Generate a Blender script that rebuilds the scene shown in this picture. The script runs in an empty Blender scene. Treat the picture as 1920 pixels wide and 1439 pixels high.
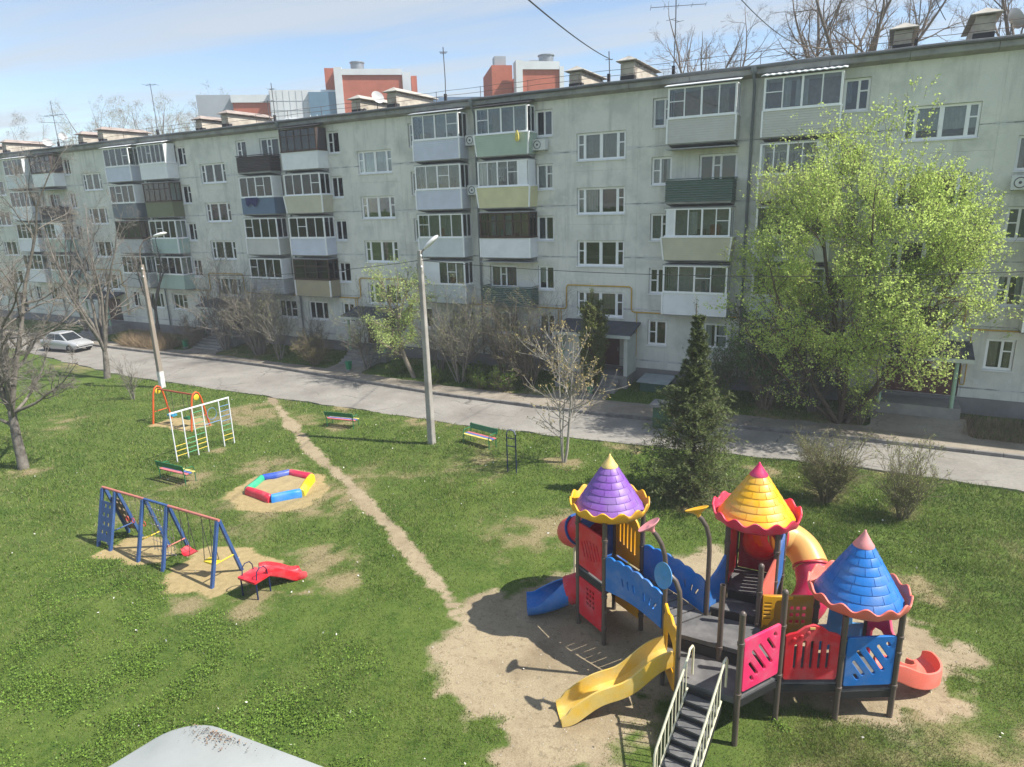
import bpy, math, random
import numpy as np
from mathutils import Vector, Matrix

SC = bpy.context.scene
COL = SC.collection
rnd = random.Random(7)

# ------------------------------------------------------------------ camera
HC = 10.2
PITCH, ROLL, YAW = .2622, .0299, -.5036
def _ray(X, U):
    cr, sr = math.cos(ROLL), math.sin(ROLL)
    x, u = X*cr + U*sr, -X*sr + U*cr
    cp, sp = math.cos(PITCH), math.sin(PITCH)
    y, z = cp + u*sp, -sp + u*cp
    cy, sy = math.cos(YAW), math.sin(YAW)
    return Vector((x*cy + y*sy, -x*sy + y*cy, z))
_f = _ray(0, 0); _r = _ray(1, 0) - _f; _u = _ray(0, 1) - _f
cam = bpy.data.cameras.new('camera'); cam.sensor_width = 36.0; cam.lens = 36*1256.78/1920
cam.clip_start = .05; cam.clip_end = 3000
cam_ob = bpy.data.objects.new('camera', cam); COL.objects.link(cam_ob)
cam_ob.matrix_world = Matrix(((_r.x, _u.x, -_f.x, 0), (_r.y, _u.y, -_f.y, 0), (_r.z, _u.z, -_f.z, HC), (0, 0, 0, 1)))
SC.camera = cam_ob

# ------------------------------------------------------------------ sky and sun
SUN_AZ = (0.967, 0.255); SUN_EL = math.radians(52)
w = bpy.data.worlds.new('World'); SC.world = w; w.use_nodes = True
nt = w.node_tree; nt.nodes.clear(); N = nt.nodes.new; L = nt.links.new
sky = N('ShaderNodeTexSky'); sky.sky_type = 'NISHITA'; sky.sun_disc = False
sky.sun_elevation = SUN_EL; sky.sun_rotation = math.atan2(SUN_AZ[0], SUN_AZ[1])
sky.air_density = 1.0; sky.dust_density = .5; sky.ozone_density = 1.6; sky.altitude = 150
tc = N('ShaderNodeTexCoord'); sep = N('ShaderNodeSeparateXYZ'); L(tc.outputs['Generated'], sep.inputs[0])
mz = N('ShaderNodeMath'); mz.operation = 'MAXIMUM'; mz.inputs[1].default_value = .06; L(sep.outputs[2], mz.inputs[0])
dv = N('ShaderNodeVectorMath'); dv.operation = 'DIVIDE'; L(tc.outputs['Generated'], dv.inputs[0])
cb = N('ShaderNodeCombineXYZ'); L(mz.outputs[0], cb.inputs[0]); L(mz.outputs[0], cb.inputs[1]); cb.inputs[2].default_value = 1
L(cb.outputs[0], dv.inputs[1])
sc_ = N('ShaderNodeMapping'); sc_.inputs['Scale'].default_value = (.35, 1.3, 0); sc_.inputs['Rotation'].default_value = (0, 0, .5); sc_.inputs['Location'].default_value = (3.1, 7.7, 0)
L(dv.outputs[0], sc_.inputs[0])
nz = N('ShaderNodeTexNoise'); nz.inputs['Scale'].default_value = .75; nz.inputs['Detail'].default_value = 9; nz.inputs['Roughness'].default_value = .56; nz.inputs['Distortion'].default_value = .35
L(sc_.outputs[0], nz.inputs['Vector'])
cr_ = N('ShaderNodeValToRGB'); cr_.color_ramp.elements[0].position = .43; cr_.color_ramp.elements[1].position = .64
L(nz.outputs[0], cr_.inputs[0])
cm = N('ShaderNodeMath'); cm.operation = 'MULTIPLY_ADD'; cm.inputs[1].default_value = .72; cm.inputs[2].default_value = .04; L(cr_.outputs[0], cm.inputs[0])
mx = N('ShaderNodeMix'); mx.data_type = 'RGBA'; L(cm.outputs[0], mx.inputs[0]); L(sky.outputs[0], mx.inputs[6]); mx.inputs[7].default_value = (3.5, 3.8, 4.1, 1)
bg = N('ShaderNodeBackground'); bg.inputs[1].default_value = .088; L(mx.outputs[2], bg.inputs[0])
ow = N('ShaderNodeOutputWorld'); L(bg.outputs[0], ow.inputs[0])

sl = bpy.data.lights.new('sun', 'SUN'); sl.energy = 3.8; sl.angle = math.radians(.55); sl.color = (1, .95, .87)
so = bpy.data.objects.new('sun', sl); COL.objects.link(so); so.location = (30, 20, 40)
_sd = Vector((SUN_AZ[0]*math.cos(SUN_EL), SUN_AZ[1]*math.cos(SUN_EL), math.sin(SUN_EL)))
so.rotation_euler = (-_sd).to_track_quat('-Z', 'Y').to_euler()
SC.view_settings.view_transform = 'Standard'; SC.view_settings.look = 'None'
SC.view_settings.exposure = 1.12; SC.view_settings.gamma = 1; SC.view_settings.use_curve_mapping = False
SC.cycles.max_bounces = 8; SC.cycles.transparent_max_bounces = 12; SC.cycles.caustics_reflective = False; SC.cycles.caustics_refractive = False

# ------------------------------------------------------------------ helpers
def H(h):
    h = h.lstrip('#'); o = []
    for i in (0, 2, 4):
        c = int(h[i:i+2], 16)/255; o.append(c/12.92 if c <= .04045 else ((c+.055)/1.055)**2.4)
    return tuple(o)

MATS = {}
def mat(name, col, rough=.6, var=.12, vs=2.5, bump=0., bs=30., metal=0., spec=.5, col2=None, c2s=1.2, c2lo=.45, c2hi=.7, streak=False, isl=0., trans=0., coat=0., fine=0.):
    """procedural material: base colour with noise variation, optional second colour in patches, bump, per-island variation"""
    if name in MATS: return MATS[name]
    m = bpy.data.materials.new(name); m.use_nodes = True; t = m.node_tree; t.nodes.clear()
    n = t.nodes.new; l = t.links.new
    if len(col) == 3: col = (*col, 1)
    out = n('ShaderNodeOutputMaterial'); b = n('ShaderNodeBsdfPrincipled')
    b.inputs['Roughness'].default_value = rough; b.inputs['Metallic'].default_value = metal; b.inputs['Specular IOR Level'].default_value = spec
    b.inputs['Coat Weight'].default_value = coat
    geo = n('ShaderNodeNewGeometry')
    def noise(s, d=4, vec=None):
        q = n('ShaderNodeTexNoise'); q.inputs['Scale'].default_value = s; q.inputs['Detail'].default_value = d; q.inputs['Roughness'].default_value = .6
        l(vec or geo.outputs['Position'], q.inputs['Vector']); return q.outputs[0]
    c = n('ShaderNodeRGB'); c.outputs[0].default_value = col; cur = c.outputs[0]
    if col2 is not None:
        vec = None
        if streak:
            mp = n('ShaderNodeMapping'); mp.inputs['Scale'].default_value = (1, 1, .22); l(geo.outputs['Position'], mp.inputs[0]); vec = mp.outputs[0]
        r = n('ShaderNodeMapRange'); r.inputs[1].default_value = c2lo; r.inputs[2].default_value = c2hi
        l(noise(c2s, 6, vec), r.inputs[0])
        mxx = n('ShaderNodeMix'); mxx.data_type = 'RGBA'; l(r.outputs[0], mxx.inputs[0]); l(cur, mxx.inputs[6]); mxx.inputs[7].default_value = (*col2[:3], 1); cur = mxx.outputs[2]
    def mul(src, lo, hi, fac):
        r = n('ShaderNodeMapRange'); r.inputs[1].default_value = lo; r.inputs[2].default_value = hi
        r.inputs[3].default_value = 1-fac; r.inputs[4].default_value = 1+fac; l(src, r.inputs[0])
        mm = n('ShaderNodeVectorMath'); mm.operation = 'SCALE'; l(cur, mm.inputs[0]); l(r.outputs[0], mm.inputs[3]); return mm.outputs[0]
    if var: cur = mul(noise(vs), .3, .7, var)
    if fine: cur = mul(noise(vs*14, 3), .3, .7, fine)
    if isl: cur = mul(geo.outputs['Random Per Island'], 0, 1, isl)
    l(cur, b.inputs['Base Color'])
    if bump:
        bp = n('ShaderNodeBump'); bp.inputs['Strength'].default_value = bump; bp.inputs['Distance'].default_value = .02; l(noise(bs, 5), bp.inputs['Height']); l(bp.outputs[0], b.inputs['Normal'])
    if trans:
        tr = n('ShaderNodeBsdfTranslucent'); l(cur, tr.inputs[0]); ms = n('ShaderNodeMixShader'); ms.inputs[0].default_value = trans
        l(b.outputs[0], ms.inputs[1]); l(tr.outputs[0], ms.inputs[2]); l(ms.outputs[0], out.inputs[0])
    else: l(b.outputs[0], out.inputs[0])
    MATS[name] = m; return m

def glass_mat(name, tint, refl):
    m = bpy.data.materials.new(name); m.use_nodes = True; t = m.node_tree; t.nodes.clear(); n = t.nodes.new; l = t.links.new
    out = n('ShaderNodeOutputMaterial'); tr = n('ShaderNodeBsdfTransparent'); tr.inputs[0].default_value = (*tint, 1)
    gl = n('ShaderNodeBsdfGlossy'); gl.inputs['Roughness'].default_value = .015; gl.inputs[0].default_value = (.9, .95, 1, 1)
    lw = n('ShaderNodeFresnel'); lw.inputs[0].default_value = 1.5
    a = n('ShaderNodeMath'); a.operation = 'MULTIPLY_ADD'; a.inputs[1].default_value = 1.2; a.inputs[2].default_value = refl; l(lw.outputs[0], a.inputs[0])
    geo = n('ShaderNodeNewGeometry'); nz = n('ShaderNodeTexNoise'); nz.inputs['Scale'].default_value = 1.3; l(geo.outputs['Position'], nz.inputs['Vector'])
    bp = n('ShaderNodeBump'); bp.inputs['Strength'].default_value = .06; bp.inputs['Distance'].default_value = .05; l(nz.outputs[0], bp.inputs['Height']); l(bp.outputs[0], gl.inputs['Normal'])
    ms = n('ShaderNodeMixShader'); l(a.outputs[0], ms.inputs[0]); l(tr.outputs[0], ms.inputs[1]); l(gl.outputs[0], ms.inputs[2]); l(ms.outputs[0], out.inputs[0])
    MATS[name] = m; return m

BASE = {}
def setp(o, label=None, cat=None, group=None, kind=None):
    if label: o['label'] = label
    if cat: o['category'] = cat
    if group: o['group'] = group
    if kind: o['kind'] = kind
    return o
def thing(name, loc, label, cat, group=None, rz=0.):
    o = bpy.data.objects.new(name, None); COL.objects.link(o); o.location = loc; o.rotation_euler = (0, 0, rz)
    o.empty_display_size = .2; BASE[o.name] = Vector(loc); return setp(o, label, cat, group)
def link(name, me, m=None, parent=None, world=True, loc=None):
    o = bpy.data.objects.new(name, me)
    if m is not None and len(me.materials) == 0:
        for q in (m if isinstance(m, (list, tuple)) else [m]): me.materials.append(q)
    COL.objects.link(o)
    if parent is not None:
        o.parent = parent
        if world:
            b = BASE.get(parent.name, Vector((0, 0, 0))); o.location = -b if parent.parent is None else Vector((0, 0, 0))
            if parent.type == 'MESH' and parent.parent is None: o.location = (0, 0, 0)
        BASE[o.name] = BASE.get(parent.name, Vector((0, 0, 0)))
    if loc is not None: o.location = Vector(o.location) + Vector(loc)
    return o

class MB:
    def __init__(s): s.v = []; s.f = []; s.mi = []; s.k = 0
    def add(s, vs, fs, k=None):
        o = len(s.v); s.v += [tuple(x) for x in vs]; s.f += [tuple(i+o for i in f) for f in fs]; s.mi += [s.k if k is None else k]*len(fs); return s
    def box(s, x0, x1, y0, y1, z0, z1):
        return s.add([(x0,y0,z0),(x1,y0,z0),(x1,y1,z0),(x0,y1,z0),(x0,y0,z1),(x1,y0,z1),(x1,y1,z1),(x0,y1,z1)],
                     [(0,3,2,1),(4,5,6,7),(0,1,5,4),(1,2,6,5),(2,3,7,6),(3,0,4,7)])
    def obox(s, o, u, v, w):
        o, u, v, w = map(Vector, (o, u, v, w))
        return s.add([o, o+u, o+u+v, o+v, o+w, o+u+w, o+u+v+w, o+v+w], [(0,3,2,1),(4,5,6,7),(0,1,5,4),(1,2,6,5),(2,3,7,6),(3,0,4,7)])
    def bar(s, a, b, w, h=None, up=(0,0,1)):
        a, b = Vector(a), Vector(b); h = h or w; d = (b-a).normalized(); up = Vector(up)
        if abs(d.dot(up)) > .99: up = Vector((0,1,0))
        x = d.cross(up).normalized(); y = x.cross(d).normalized()
        return s.obox(a - x*w/2 - y*h/2, x*w, y*h, b-a)
    def tube(s, pts, r, n=8, cap=True, closed=False):
        pts = [Vector(p) for p in pts]; m = len(pts); rs = r if isinstance(r, (list, tuple)) else [r]*m
        nrm = None; rings = []
        for i, p in enumerate(pts):
            if closed: d = pts[(i+1) % m] - pts[i-1]
            else: d = pts[min(i+1, m-1)] - pts[max(i-1, 0)]
            d.normalize()
            if nrm is None:
                up = Vector((0,0,1)) if abs(d.z) < .9 else Vector((1,0,0)); nrm = d.cross(up).normalized()
            else: nrm = (nrm - d*nrm.dot(d)).normalized()
            bn = d.cross(nrm)
            rings.append([p + (nrm*math.cos(2*math.pi*j/n) + bn*math.sin(2*math.pi*j/n))*rs[i] for j in range(n)])
        vs = [q for r_ in rings for q in r_]; fs = []
        for i in range(m if closed else m-1):
            a = i*n; b = ((i+1) % m)*n
            for j in range(n): fs.append((a+j, a+(j+1) % n, b+(j+1) % n, b+j))
        if cap and not closed: fs.append(tuple(range(n-1, -1, -1))); fs.append(tuple((m-1)*n+j for j in range(n)))
        return s.add(vs, fs)
    def lathe(s, prof, n, c=(0,0,0), wave=None):
        vs = []; fs = []
        for i, (r, z) in enumerate(prof):
            for j in range(n):
                a = 2*math.pi*j/n; dz = wave(i, a) if wave else 0
                vs.append((c[0]+r*math.cos(a), c[1]+r*math.sin(a), c[2]+z+dz))
        for i in range(len(prof)-1):
            for j in range(n): fs.append((i*n+j, i*n+(j+1) % n, (i+1)*n+(j+1) % n, (i+1)*n+j))
        return s.add(vs, fs)
    def loft(s, rings, cap=True, closed=True):
        n = len(rings[0]); vs = [q for r in rings for q in r]; fs = []
        for i in range(len(rings)-1):
            for j in range(n if closed else n-1): fs.append((i*n+j, i*n+(j+1) % n, (i+1)*n+(j+1) % n, (i+1)*n+j))
        if cap and closed: fs.append(tuple(range(n-1, -1, -1))); fs.append(tuple((len(rings)-1)*n+j for j in range(n)))
        return s.add(vs, fs)
    def mesh(s, name, smooth=None):
        me = bpy.data.meshes.new(name); me.from_pydata(s.v, [], s.f)
        if any(s.mi): me.polygons.foreach_set('material_index', s.mi)
        if smooth is not None:
            me.shade_smooth(); me.set_sharp_from_angle(angle=math.radians(smooth))
        return me
    def build(s, name, m, parent=None, smooth=None, world=True, loc=None):
        return link(name, s.mesh(name, smooth), m, parent, world, loc)

def np_mesh(name, V, F, smooth=False):
    me = bpy.data.meshes.new(name); V = np.asarray(V, np.float32); Fl = F if isinstance(F, list) else [F]
    me.vertices.add(len(V)); me.vertices.foreach_set('co', V.ravel())
    nl = sum(f.size for f in Fl); npoly = sum(len(f) for f in Fl)
    me.loops.add(nl); me.polygons.add(npoly)
    me.loops.foreach_set('vertex_index', np.concatenate([f.ravel() for f in Fl]).astype(np.int32))
    tot = np.concatenate([np.full(len(f), f.shape[1], np.int32) for f in Fl]); st = np.concatenate([[0], np.cumsum(tot)[:-1]]).astype(np.int32)
    me.polygons.foreach_set('loop_start', st)
    if smooth: me.polygons.foreach_set('use_smooth', np.ones(npoly, bool))
    me.update(calc_edges=True); return me

def plate(outline, holes=(), th=.05, bev=.012):
    """rounded-edge sheet cut from a 2D outline with holes: mesh in the XY plane, thickness along Z"""
    cu = bpy.data.curves.new('plate', 'CURVE'); cu.dimensions = '2D'; cu.fill_mode = 'BOTH'
    cu.extrude = max(th/2-bev, .001); cu.bevel_depth = bev; cu.bevel_resolution = 1; cu.offset = -bev
    for poly in [outline, *holes]:
        sp = cu.splines.new('POLY'); sp.points.add(len(poly)-1); sp.use_cyclic_u = True
        for p, q in zip(sp.points, poly): p.co = (q[0], q[1], 0, 1)
    ob = bpy.data.objects.new('plate', cu); me = bpy.data.meshes.new_from_object(ob)
    bpy.data.objects.remove(ob); bpy.data.curves.remove(cu); me.materials.clear(); return me
def frame(me, o, u, v):
    u = Vector(u).normalized(); v = Vector(v); v = (v - u*v.dot(u)).normalized(); n_ = u.cross(v)
    me.transform(Matrix(((u.x, v.x, n_.x, o[0]), (u.y, v.y, n_.y, o[1]), (u.z, v.z, n_.z, o[2]), (0,0,0,1)))); return me
def merge(ms, name='m'):
    import bmesh
    bm = bmesh.new()
    for me in ms: bm.from_mesh(me)
    o = bpy.data.meshes.new(name); bm.to_mesh(o); bm.free(); return o
def slot(cx, cy, L_, r, a, n=6):
    """outline of a rounded slot (centre, length, radius, angle)"""
    pts = []; c, s_ = math.cos(a), math.sin(a)
    for e in (1, -1):
        for i in range(n+1):
            t = -math.pi/2 + math.pi*i/n if e == 1 else math.pi/2 + math.pi*i/n
            x = e*L_/2 + r*math.cos(t); y = r*math.sin(t); pts.append((cx + x*c - y*s_, cy + x*s_ + y*c))
    return pts
def rrect(x0, x1, y0, y1, r, n=4):
    pts = []
    for cx, cy, a0 in ((x1-r, y0+r, -90), (x1-r, y1-r, 0), (x0+r, y1-r, 90), (x0+r, y0+r, 180)):
        for i in range(n+1):
            a = math.radians(a0 + 90*i/n); pts.append((cx + r*math.cos(a), cy + r*math.sin(a)))
    return pts
# ------------------------------------------------------------------ the ground
DF = 35.23                     # facade plane
ROAD_N = [(-75,29.0),(-62,27.6),(-52,26.3),(-42,25.3),(-29.6,25.5),(-16,25.75),(-11.2,26.1),(-8,26.5),(-4.25,26.95),(-.9,27.25),(1.7,27.35),(8,27.2),(30,27)]
KERB = [(-75,31.0),(-61,30.6),(-50,30.6),(-41,30.75),(-35.6,30.7),(-28.6,30.1),(-20.8,29.5),(-15,29.45),(-9.9,29.65),(-4.6,30.3),(-.3,30.65),(5,30.8),(30,30.9)]
WALK = [(-75,32.0),(-45,31.9),(-38.8,31.75),(-33.7,31.75),(-29.3,31.4),(-24.4,31.2),(-20.1,31.0),(-17.1,31.2),(-10.6,31.9),(-8.9,31.9),(-5.2,31.9),(0,32.3),(4,32.4),(30,32.6)]
def lerp_line(pl, x):
    xs = [p[0] for p in pl]; ys = [p[1] for p in pl]; return np.interp(x, xs, ys)
_rg = np.random.default_rng(3)
_lat = _rg.random((256, 256))
def vnoise(x, y, s):
    x = np.asarray(x)*s + 91.3; y = np.asarray(y)*s + 47.1
    i = np.floor(x).astype(int); j = np.floor(y).astype(int); fx = x-i; fy = y-j
    fx = fx*fx*(3-2*fx); fy = fy*fy*(3-2*fy); g = lambda a, b: _lat[a % 256, b % 256]
    return (g(i,j)*(1-fx)+g(i+1,j)*fx)*(1-fy) + (g(i,j+1)*(1-fx)+g(i+1,j+1)*fx)*fy
def fnoise(x, y, s, o=4):
    t = 0; a = .5
    for k in range(o): t = t + a*vnoise(x, y, s*2**k); a *= .5
    return t/(1-.5**o)
def gz(x, y):
    x = np.asarray(x, float); y = np.asarray(y, float)
    rn = lerp_line(ROAD_N, x); wk = lerp_line(WALK, x)
    lawn = np.clip((rn-.1-y)/.8, 0, 1); gard = np.clip((y-wk)/3.2, 0, 1)
    und = (fnoise(x, y, .35, 3)-.5)*.16
    inroad = (y > rn-.02) & (y < wk+.02)
    z = lawn*(und + .03) + gard*(.34 + und*.3) + np.where(y > wk, .10, 0)
    return np.where(inroad, -.08, z)
def seg_d(x, y, pl):
    d = np.full(np.shape(x), 1e9)
    for (ax, ay), (bx, by) in zip(pl[:-1], pl[1:]):
        vx, vy = bx-ax, by-ay; t = np.clip(((x-ax)*vx+(y-ay)*vy)/(vx*vx+vy*vy), 0, 1)
        d = np.minimum(d, np.hypot(x-ax-t*vx, y-ay-t*vy))
    return d
def poly_sd(x, y, pl):
    pl = pl + [pl[0]]; d = seg_d(x, y, pl); ins = np.zeros(np.shape(x), bool)
    for (ax, ay), (bx, by) in zip(pl[:-1], pl[1:]):
        c = (ay > y) != (by > y); ins ^= c & (x < (bx-ax)*(y-ay)/((by-ay) if by != ay else 1e-9)+ax)
    return np.where(ins, -d, d)
PATH = [(-29.8,25.6),(-29.0,25.0),(-26.3,23.2),(-23.3,21.3),(-20.1,19.4),(-17.5,18.1),(-14.6,16.3),(-13,15.4),(-11,14.1),(-9.4,13.1),(-8.6,12.4)]
MAIN = [(-9.1,13.3),(-8.6,11.7),(-7.4,10.3),(-6.3,9.2),(-5.4,8.1),(-4.1,8.4),(-3.4,9.9),(-2.9,11.6),(-2.0,12.6),(-.2,12.9),(.8,12.6),(1.9,13.2),(2.6,14.5),(2.6,15.9),(2.0,17.2),(1.0,17.6),(-.6,17.6),(-1.8,17.9),(-3.4,18.6),(-4.8,17.6),(-5.6,16.9),(-7.0,15.7),(-7.9,14.3)]
SANDS = [[(-20.6,10.2),(-20.9,11.3),(-19.8,12.0),(-18.3,11.6),(-18.2,10.7),(-19.2,10.2)], [(-17.8,10.7),(-17.9,11.9),(-16.5,12.6),(-15.0,12.3),(-14.8,11.5),(-15.2,10.3),(-16.6,9.8)],
         [(-31.3,19.2),(-31.6,20.6),(-29.6,21.1),(-28.2,20.5),(-28.6,19.2)], [(-20.4,15.0),(-20.8,16.6),(-20.2,17.9),(-18.8,18.1),(-17.4,17.2),(-17.0,15.6),(-17.9,14.5),(-19.2,14.4)]]
DRY = [(-22.9,15.2,.9),(-22,22.8,1.2),(-14.6,23.4,1.0),(-13.9,10.5,1.1),(-12.6,12.2,1.0),(-15.5,9.6,1.0),(-14.2,13.2,1.5),(-24.9,18.2,.8),(-10.4,23.1,1.1),(-1.,24,1.0),(1.5,23.5,.8),(-30,13,1.2),(-5,22,1.7),(-16,26,1.0),(-9,26,1.2),(-3,25.5,1.1),(2,19,1.),(-19,25.6,1.5),(-24,25.6,1.0)]
def fields(x, y):
    n1 = fnoise(x, y, .9, 4)-.5; n2 = fnoise(x, y, 3.1, 3)-.5; n3 = fnoise(x, y, 6.5, 2)-.5; wob = n1*1.3 + n2*.7 + n3*.35
    dp = seg_d(x, y, PATH) - .23 + wob*.36; dm = poly_sd(x, y, MAIN) + wob*1.15
    isl = np.clip((fnoise(x+13, y+5, .75, 4)-.60)*7, 0, 1)*np.clip((dm+3.2)/1.2, 0, 1)*(dm < 0); dirt = np.clip(.5 - np.minimum(dp/.30, dm/.9) - isl, 0, 1)
    sand = np.zeros(np.shape(x))
    for i, s in enumerate(SANDS): sand = np.maximum(sand, np.clip(.5 - (poly_sd(x, y, s) + wob*.55)/.35, 0, 1))
    dry = np.clip((fnoise(x+30, y, .22, 4)-.52)*3.0, 0, .75)
    for cx, cy, r in DRY: dry = np.maximum(dry, np.clip(1.15 - np.hypot(x-cx, (y-cy))/r + wob*.7, 0, 1)*.85)
    return dirt, sand, np.clip((dry + n2*.3)*np.clip(.15+1.7*fnoise(x+3, y+9, 2.3, 3)**1.3, 0, 1.1), 0, 1)

def grid_axis(lo, hi, a, b, st, cs):
    l = list(np.arange(a, b, st)); left = []; q = a; s = st
    while q > lo: s *= cs; q -= s; left.append(q)
    right = []; q = b; s = st
    while q < hi: right.append(q); s *= cs; q += s
    return np.array(left[::-1] + l + right)
gx = grid_axis(-900, 900, -46, 8, .22, 1.35); gy = grid_axis(-900, 1500, 4, 36, .22, 1.35)
GX, GY = np.meshgrid(gx, gy); GZ = gz(GX, GY); GZ = np.where((GX > 40) | (GX < -90) | (GY > 60) | (GY < -10), -.1, GZ)
Vg = np.stack([GX.ravel(), GY.ravel(), GZ.ravel()], 1); nx, ny = len(gx), len(gy)
ii = (np.arange(ny-1)[:, None]*nx + np.arange(nx-1)[None]).ravel()
me = np_mesh('lawn', Vg, np.stack([ii, ii+1, ii+nx+1, ii+nx], 1), True)
fd = fields(GX.ravel(), GY.ravel())
for nm, arr in zip(('dirt', 'sand', 'dry'), fd):
    at = me.attributes.new(nm, 'FLOAT', 'POINT'); at.data.foreach_set('value', arr.astype(np.float32))
def lawn_mat():
    m = bpy.data.materials.new('lawn_soil'); m.use_nodes = True; t = m.node_tree; t.nodes.clear(); n = t.nodes.new; l = t.links.new
    out = n('ShaderNodeOutputMaterial'); b = n('ShaderNodeBsdfPrincipled'); b.inputs['Roughness'].default_value = .95; b.inputs['Specular IOR Level'].default_value = .15; l(b.outputs[0], out.inputs[0])
    geo = n('ShaderNodeNewGeometry')
    def noise(s, d=5, r=.6):
        q = n('ShaderNodeTexNoise'); q.inputs['Scale'].default_value = s; q.inputs['Detail'].default_value = d; q.inputs['Roughness'].default_value = r; l(geo.outputs['Position'], q.inputs['Vector']); return q.outputs[0]
    def mixc(f, a, c):
        x = n('ShaderNodeMix'); x.data_type = 'RGBA'; l(f, x.inputs[0])
        for k, v in ((6, a), (7, c)):
            if isinstance(v, tuple): x.inputs[k].default_value = (*v, 1)
            else: l(v, x.inputs[k])
        return x.outputs[2]
    def rng(src, a, c, lo=0, hi=1):
        x = n('ShaderNodeMapRange'); x.inputs[1].default_value = a; x.inputs[2].default_value = c; x.inputs[3].default_value = lo; x.inputs[4].default_value = hi; l(src, x.inputs[0]); return x.outputs[0]
    def att(nm):
        x = n('ShaderNodeAttribute'); x.attribute_name = nm; return x.outputs['Fac']
    def soft(a, s, amt=.55):
        x = n('ShaderNodeMath'); x.operation = 'MULTIPLY_ADD'; x.inputs[1].default_value = amt; l(noise(s), x.inputs[0]); l(a, x.inputs[2])
        return rng(x.outputs[0], .42+amt/2-.12, .42+amt/2+.22)
    g = mixc(rng(noise(7), .35, .65), (.045, .085, .014), (.085, .13, .024))
    g = mixc(rng(noise(1.1), .4, .65), g, (.10, .14, .03))
    straw = mixc(rng(noise(16), .3, .7), (.17, .14, .07), (.28, .235, .13))
    g = mixc(soft(att('dry'), 9), g, straw)
    d = mixc(rng(noise(2.2), .3, .7), (.24, .188, .115), (.33, .268, .172)); d = mixc(rng(noise(26, 3), .35, .75), d, (.37, .31, .205)); d = mixc(rng(noise(.7, 6), .48, .68, 0, .75), d, (.20, .155, .098)); d = mixc(rng(noise(7, 4), .56, .66, 0, .55), d, (.17, .135, .085)); d = mixc(rng(noise(60, 2), .60, .75), d, (.16, .125, .085))
    s = mixc(rng(noise(6), .3, .7), (.28, .215, .105), (.38, .295, .15))
    c = mixc(soft(att('dirt'), 5), g, d); c = mixc(soft(att('sand'), 6), c, s)
    l(c, b.inputs['Base Color'])
    bp = n('ShaderNodeBump'); bp.inputs['Strength'].default_value = .55; bp.inputs['Distance'].default_value = .03; l(noise(24, 6), bp.inputs['Height']); l(bp.outputs[0], b.inputs['Normal'])
    return m
me.materials.append(lawn_mat()); setp(link('lawn', me), 'green lawn with bare earth and sand patches', kind='structure')

def strip(name, lo, hi, z, m, x0=-75., x1=30., n=211, th=.2):
    xs = np.linspace(x0, x1, n); a = lerp_line(lo, xs) if isinstance(lo, list) else lo(xs); c = lerp_line(hi, xs) if isinstance(hi, list) else hi(xs)
    mb = MB(); vs = []
    for i in range(n): vs += [(xs[i], a[i], z), (xs[i], c[i], z), (xs[i], c[i], z-th), (xs[i], a[i], z-th)]
    fs = []
    for i in range(n-1):
        p = i*4; q = p+4
        for j in range(4): fs.append((p+j, q+j, q+(j+1) % 4, p+(j+1) % 4))
    mb.add(vs, fs); return setp(mb.build(name, m), kind='structure')
M_road = mat('asphalt_old', (.26, .245, .22), .93, .12, .55, .35, 60, spec=.2, col2=(.20, .185, .165), c2s=.35, c2lo=.42, c2hi=.66, fine=.10)
M_walk = mat('asphalt_walk', (.29, .255, .205), .93, .13, .8, .35, 55, spec=.2, col2=(.21, .18, .145), c2s=.5, c2lo=.42, c2hi=.68, fine=.10)
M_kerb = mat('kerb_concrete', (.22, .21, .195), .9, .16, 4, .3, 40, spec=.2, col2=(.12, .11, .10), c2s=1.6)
def add_cracks(m, sc, col):
    t = m.node_tree; n = t.nodes.new; l = t.links.new; b = next(q for q in t.nodes if q.type == 'BSDF_PRINCIPLED'); src = b.inputs['Base Color'].links[0].from_socket
    geo = n('ShaderNodeNewGeometry'); nz = n('ShaderNodeTexNoise'); nz.inputs['Scale'].default_value = 1.4; nz.inputs['Detail'].default_value = 4; l(geo.outputs['Position'], nz.inputs['Vector']); ad = n('ShaderNodeVectorMath'); ad.operation = 'MULTIPLY_ADD'; l(nz.outputs[1], ad.inputs[0]); ad.inputs[1].default_value = (.9, .9, 0); l(geo.outputs['Position'], ad.inputs[2])
    vo = n('ShaderNodeTexVoronoi'); vo.feature = 'DISTANCE_TO_EDGE'; vo.inputs['Scale'].default_value = sc; l(ad.outputs[0], vo.inputs['Vector']); r = n('ShaderNodeMapRange'); r.inputs[1].default_value = .004; r.inputs[2].default_value = .014; r.inputs[3].default_value = .75; r.inputs[4].default_value = 0; l(vo.outputs['Distance'], r.inputs[0])
    n2 = n('ShaderNodeTexNoise'); n2.inputs['Scale'].default_value = .33; l(geo.outputs['Position'], n2.inputs['Vector']); r2 = n('ShaderNodeMapRange'); r2.inputs[1].default_value = .45; r2.inputs[2].default_value = .6; l(n2.outputs[0], r2.inputs[0]); mu = n('ShaderNodeMath'); mu.operation = 'MULTIPLY'; l(r.outputs[0], mu.inputs[0]); l(r2.outputs[0], mu.inputs[1])
    mx_ = n('ShaderNodeMix'); mx_.data_type = 'RGBA'; l(mu.outputs[0], mx_.inputs[0]); l(src, mx_.inputs[6]); mx_.inputs[7].default_value = (*col, 1); l(mx_.outputs[2], b.inputs['Base Color'])
add_cracks(M_road, .38, (.09, .085, .075)); add_cracks(M_walk, .6, (.10, .09, .07))
wig = lambda pl, a: (lambda xs: lerp_line(pl, xs) + (fnoise(xs, xs*0, .9, 4)-.5)*a)
strip('road', wig(ROAD_N, .5), KERB, .0, M_road, n=500)
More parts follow.
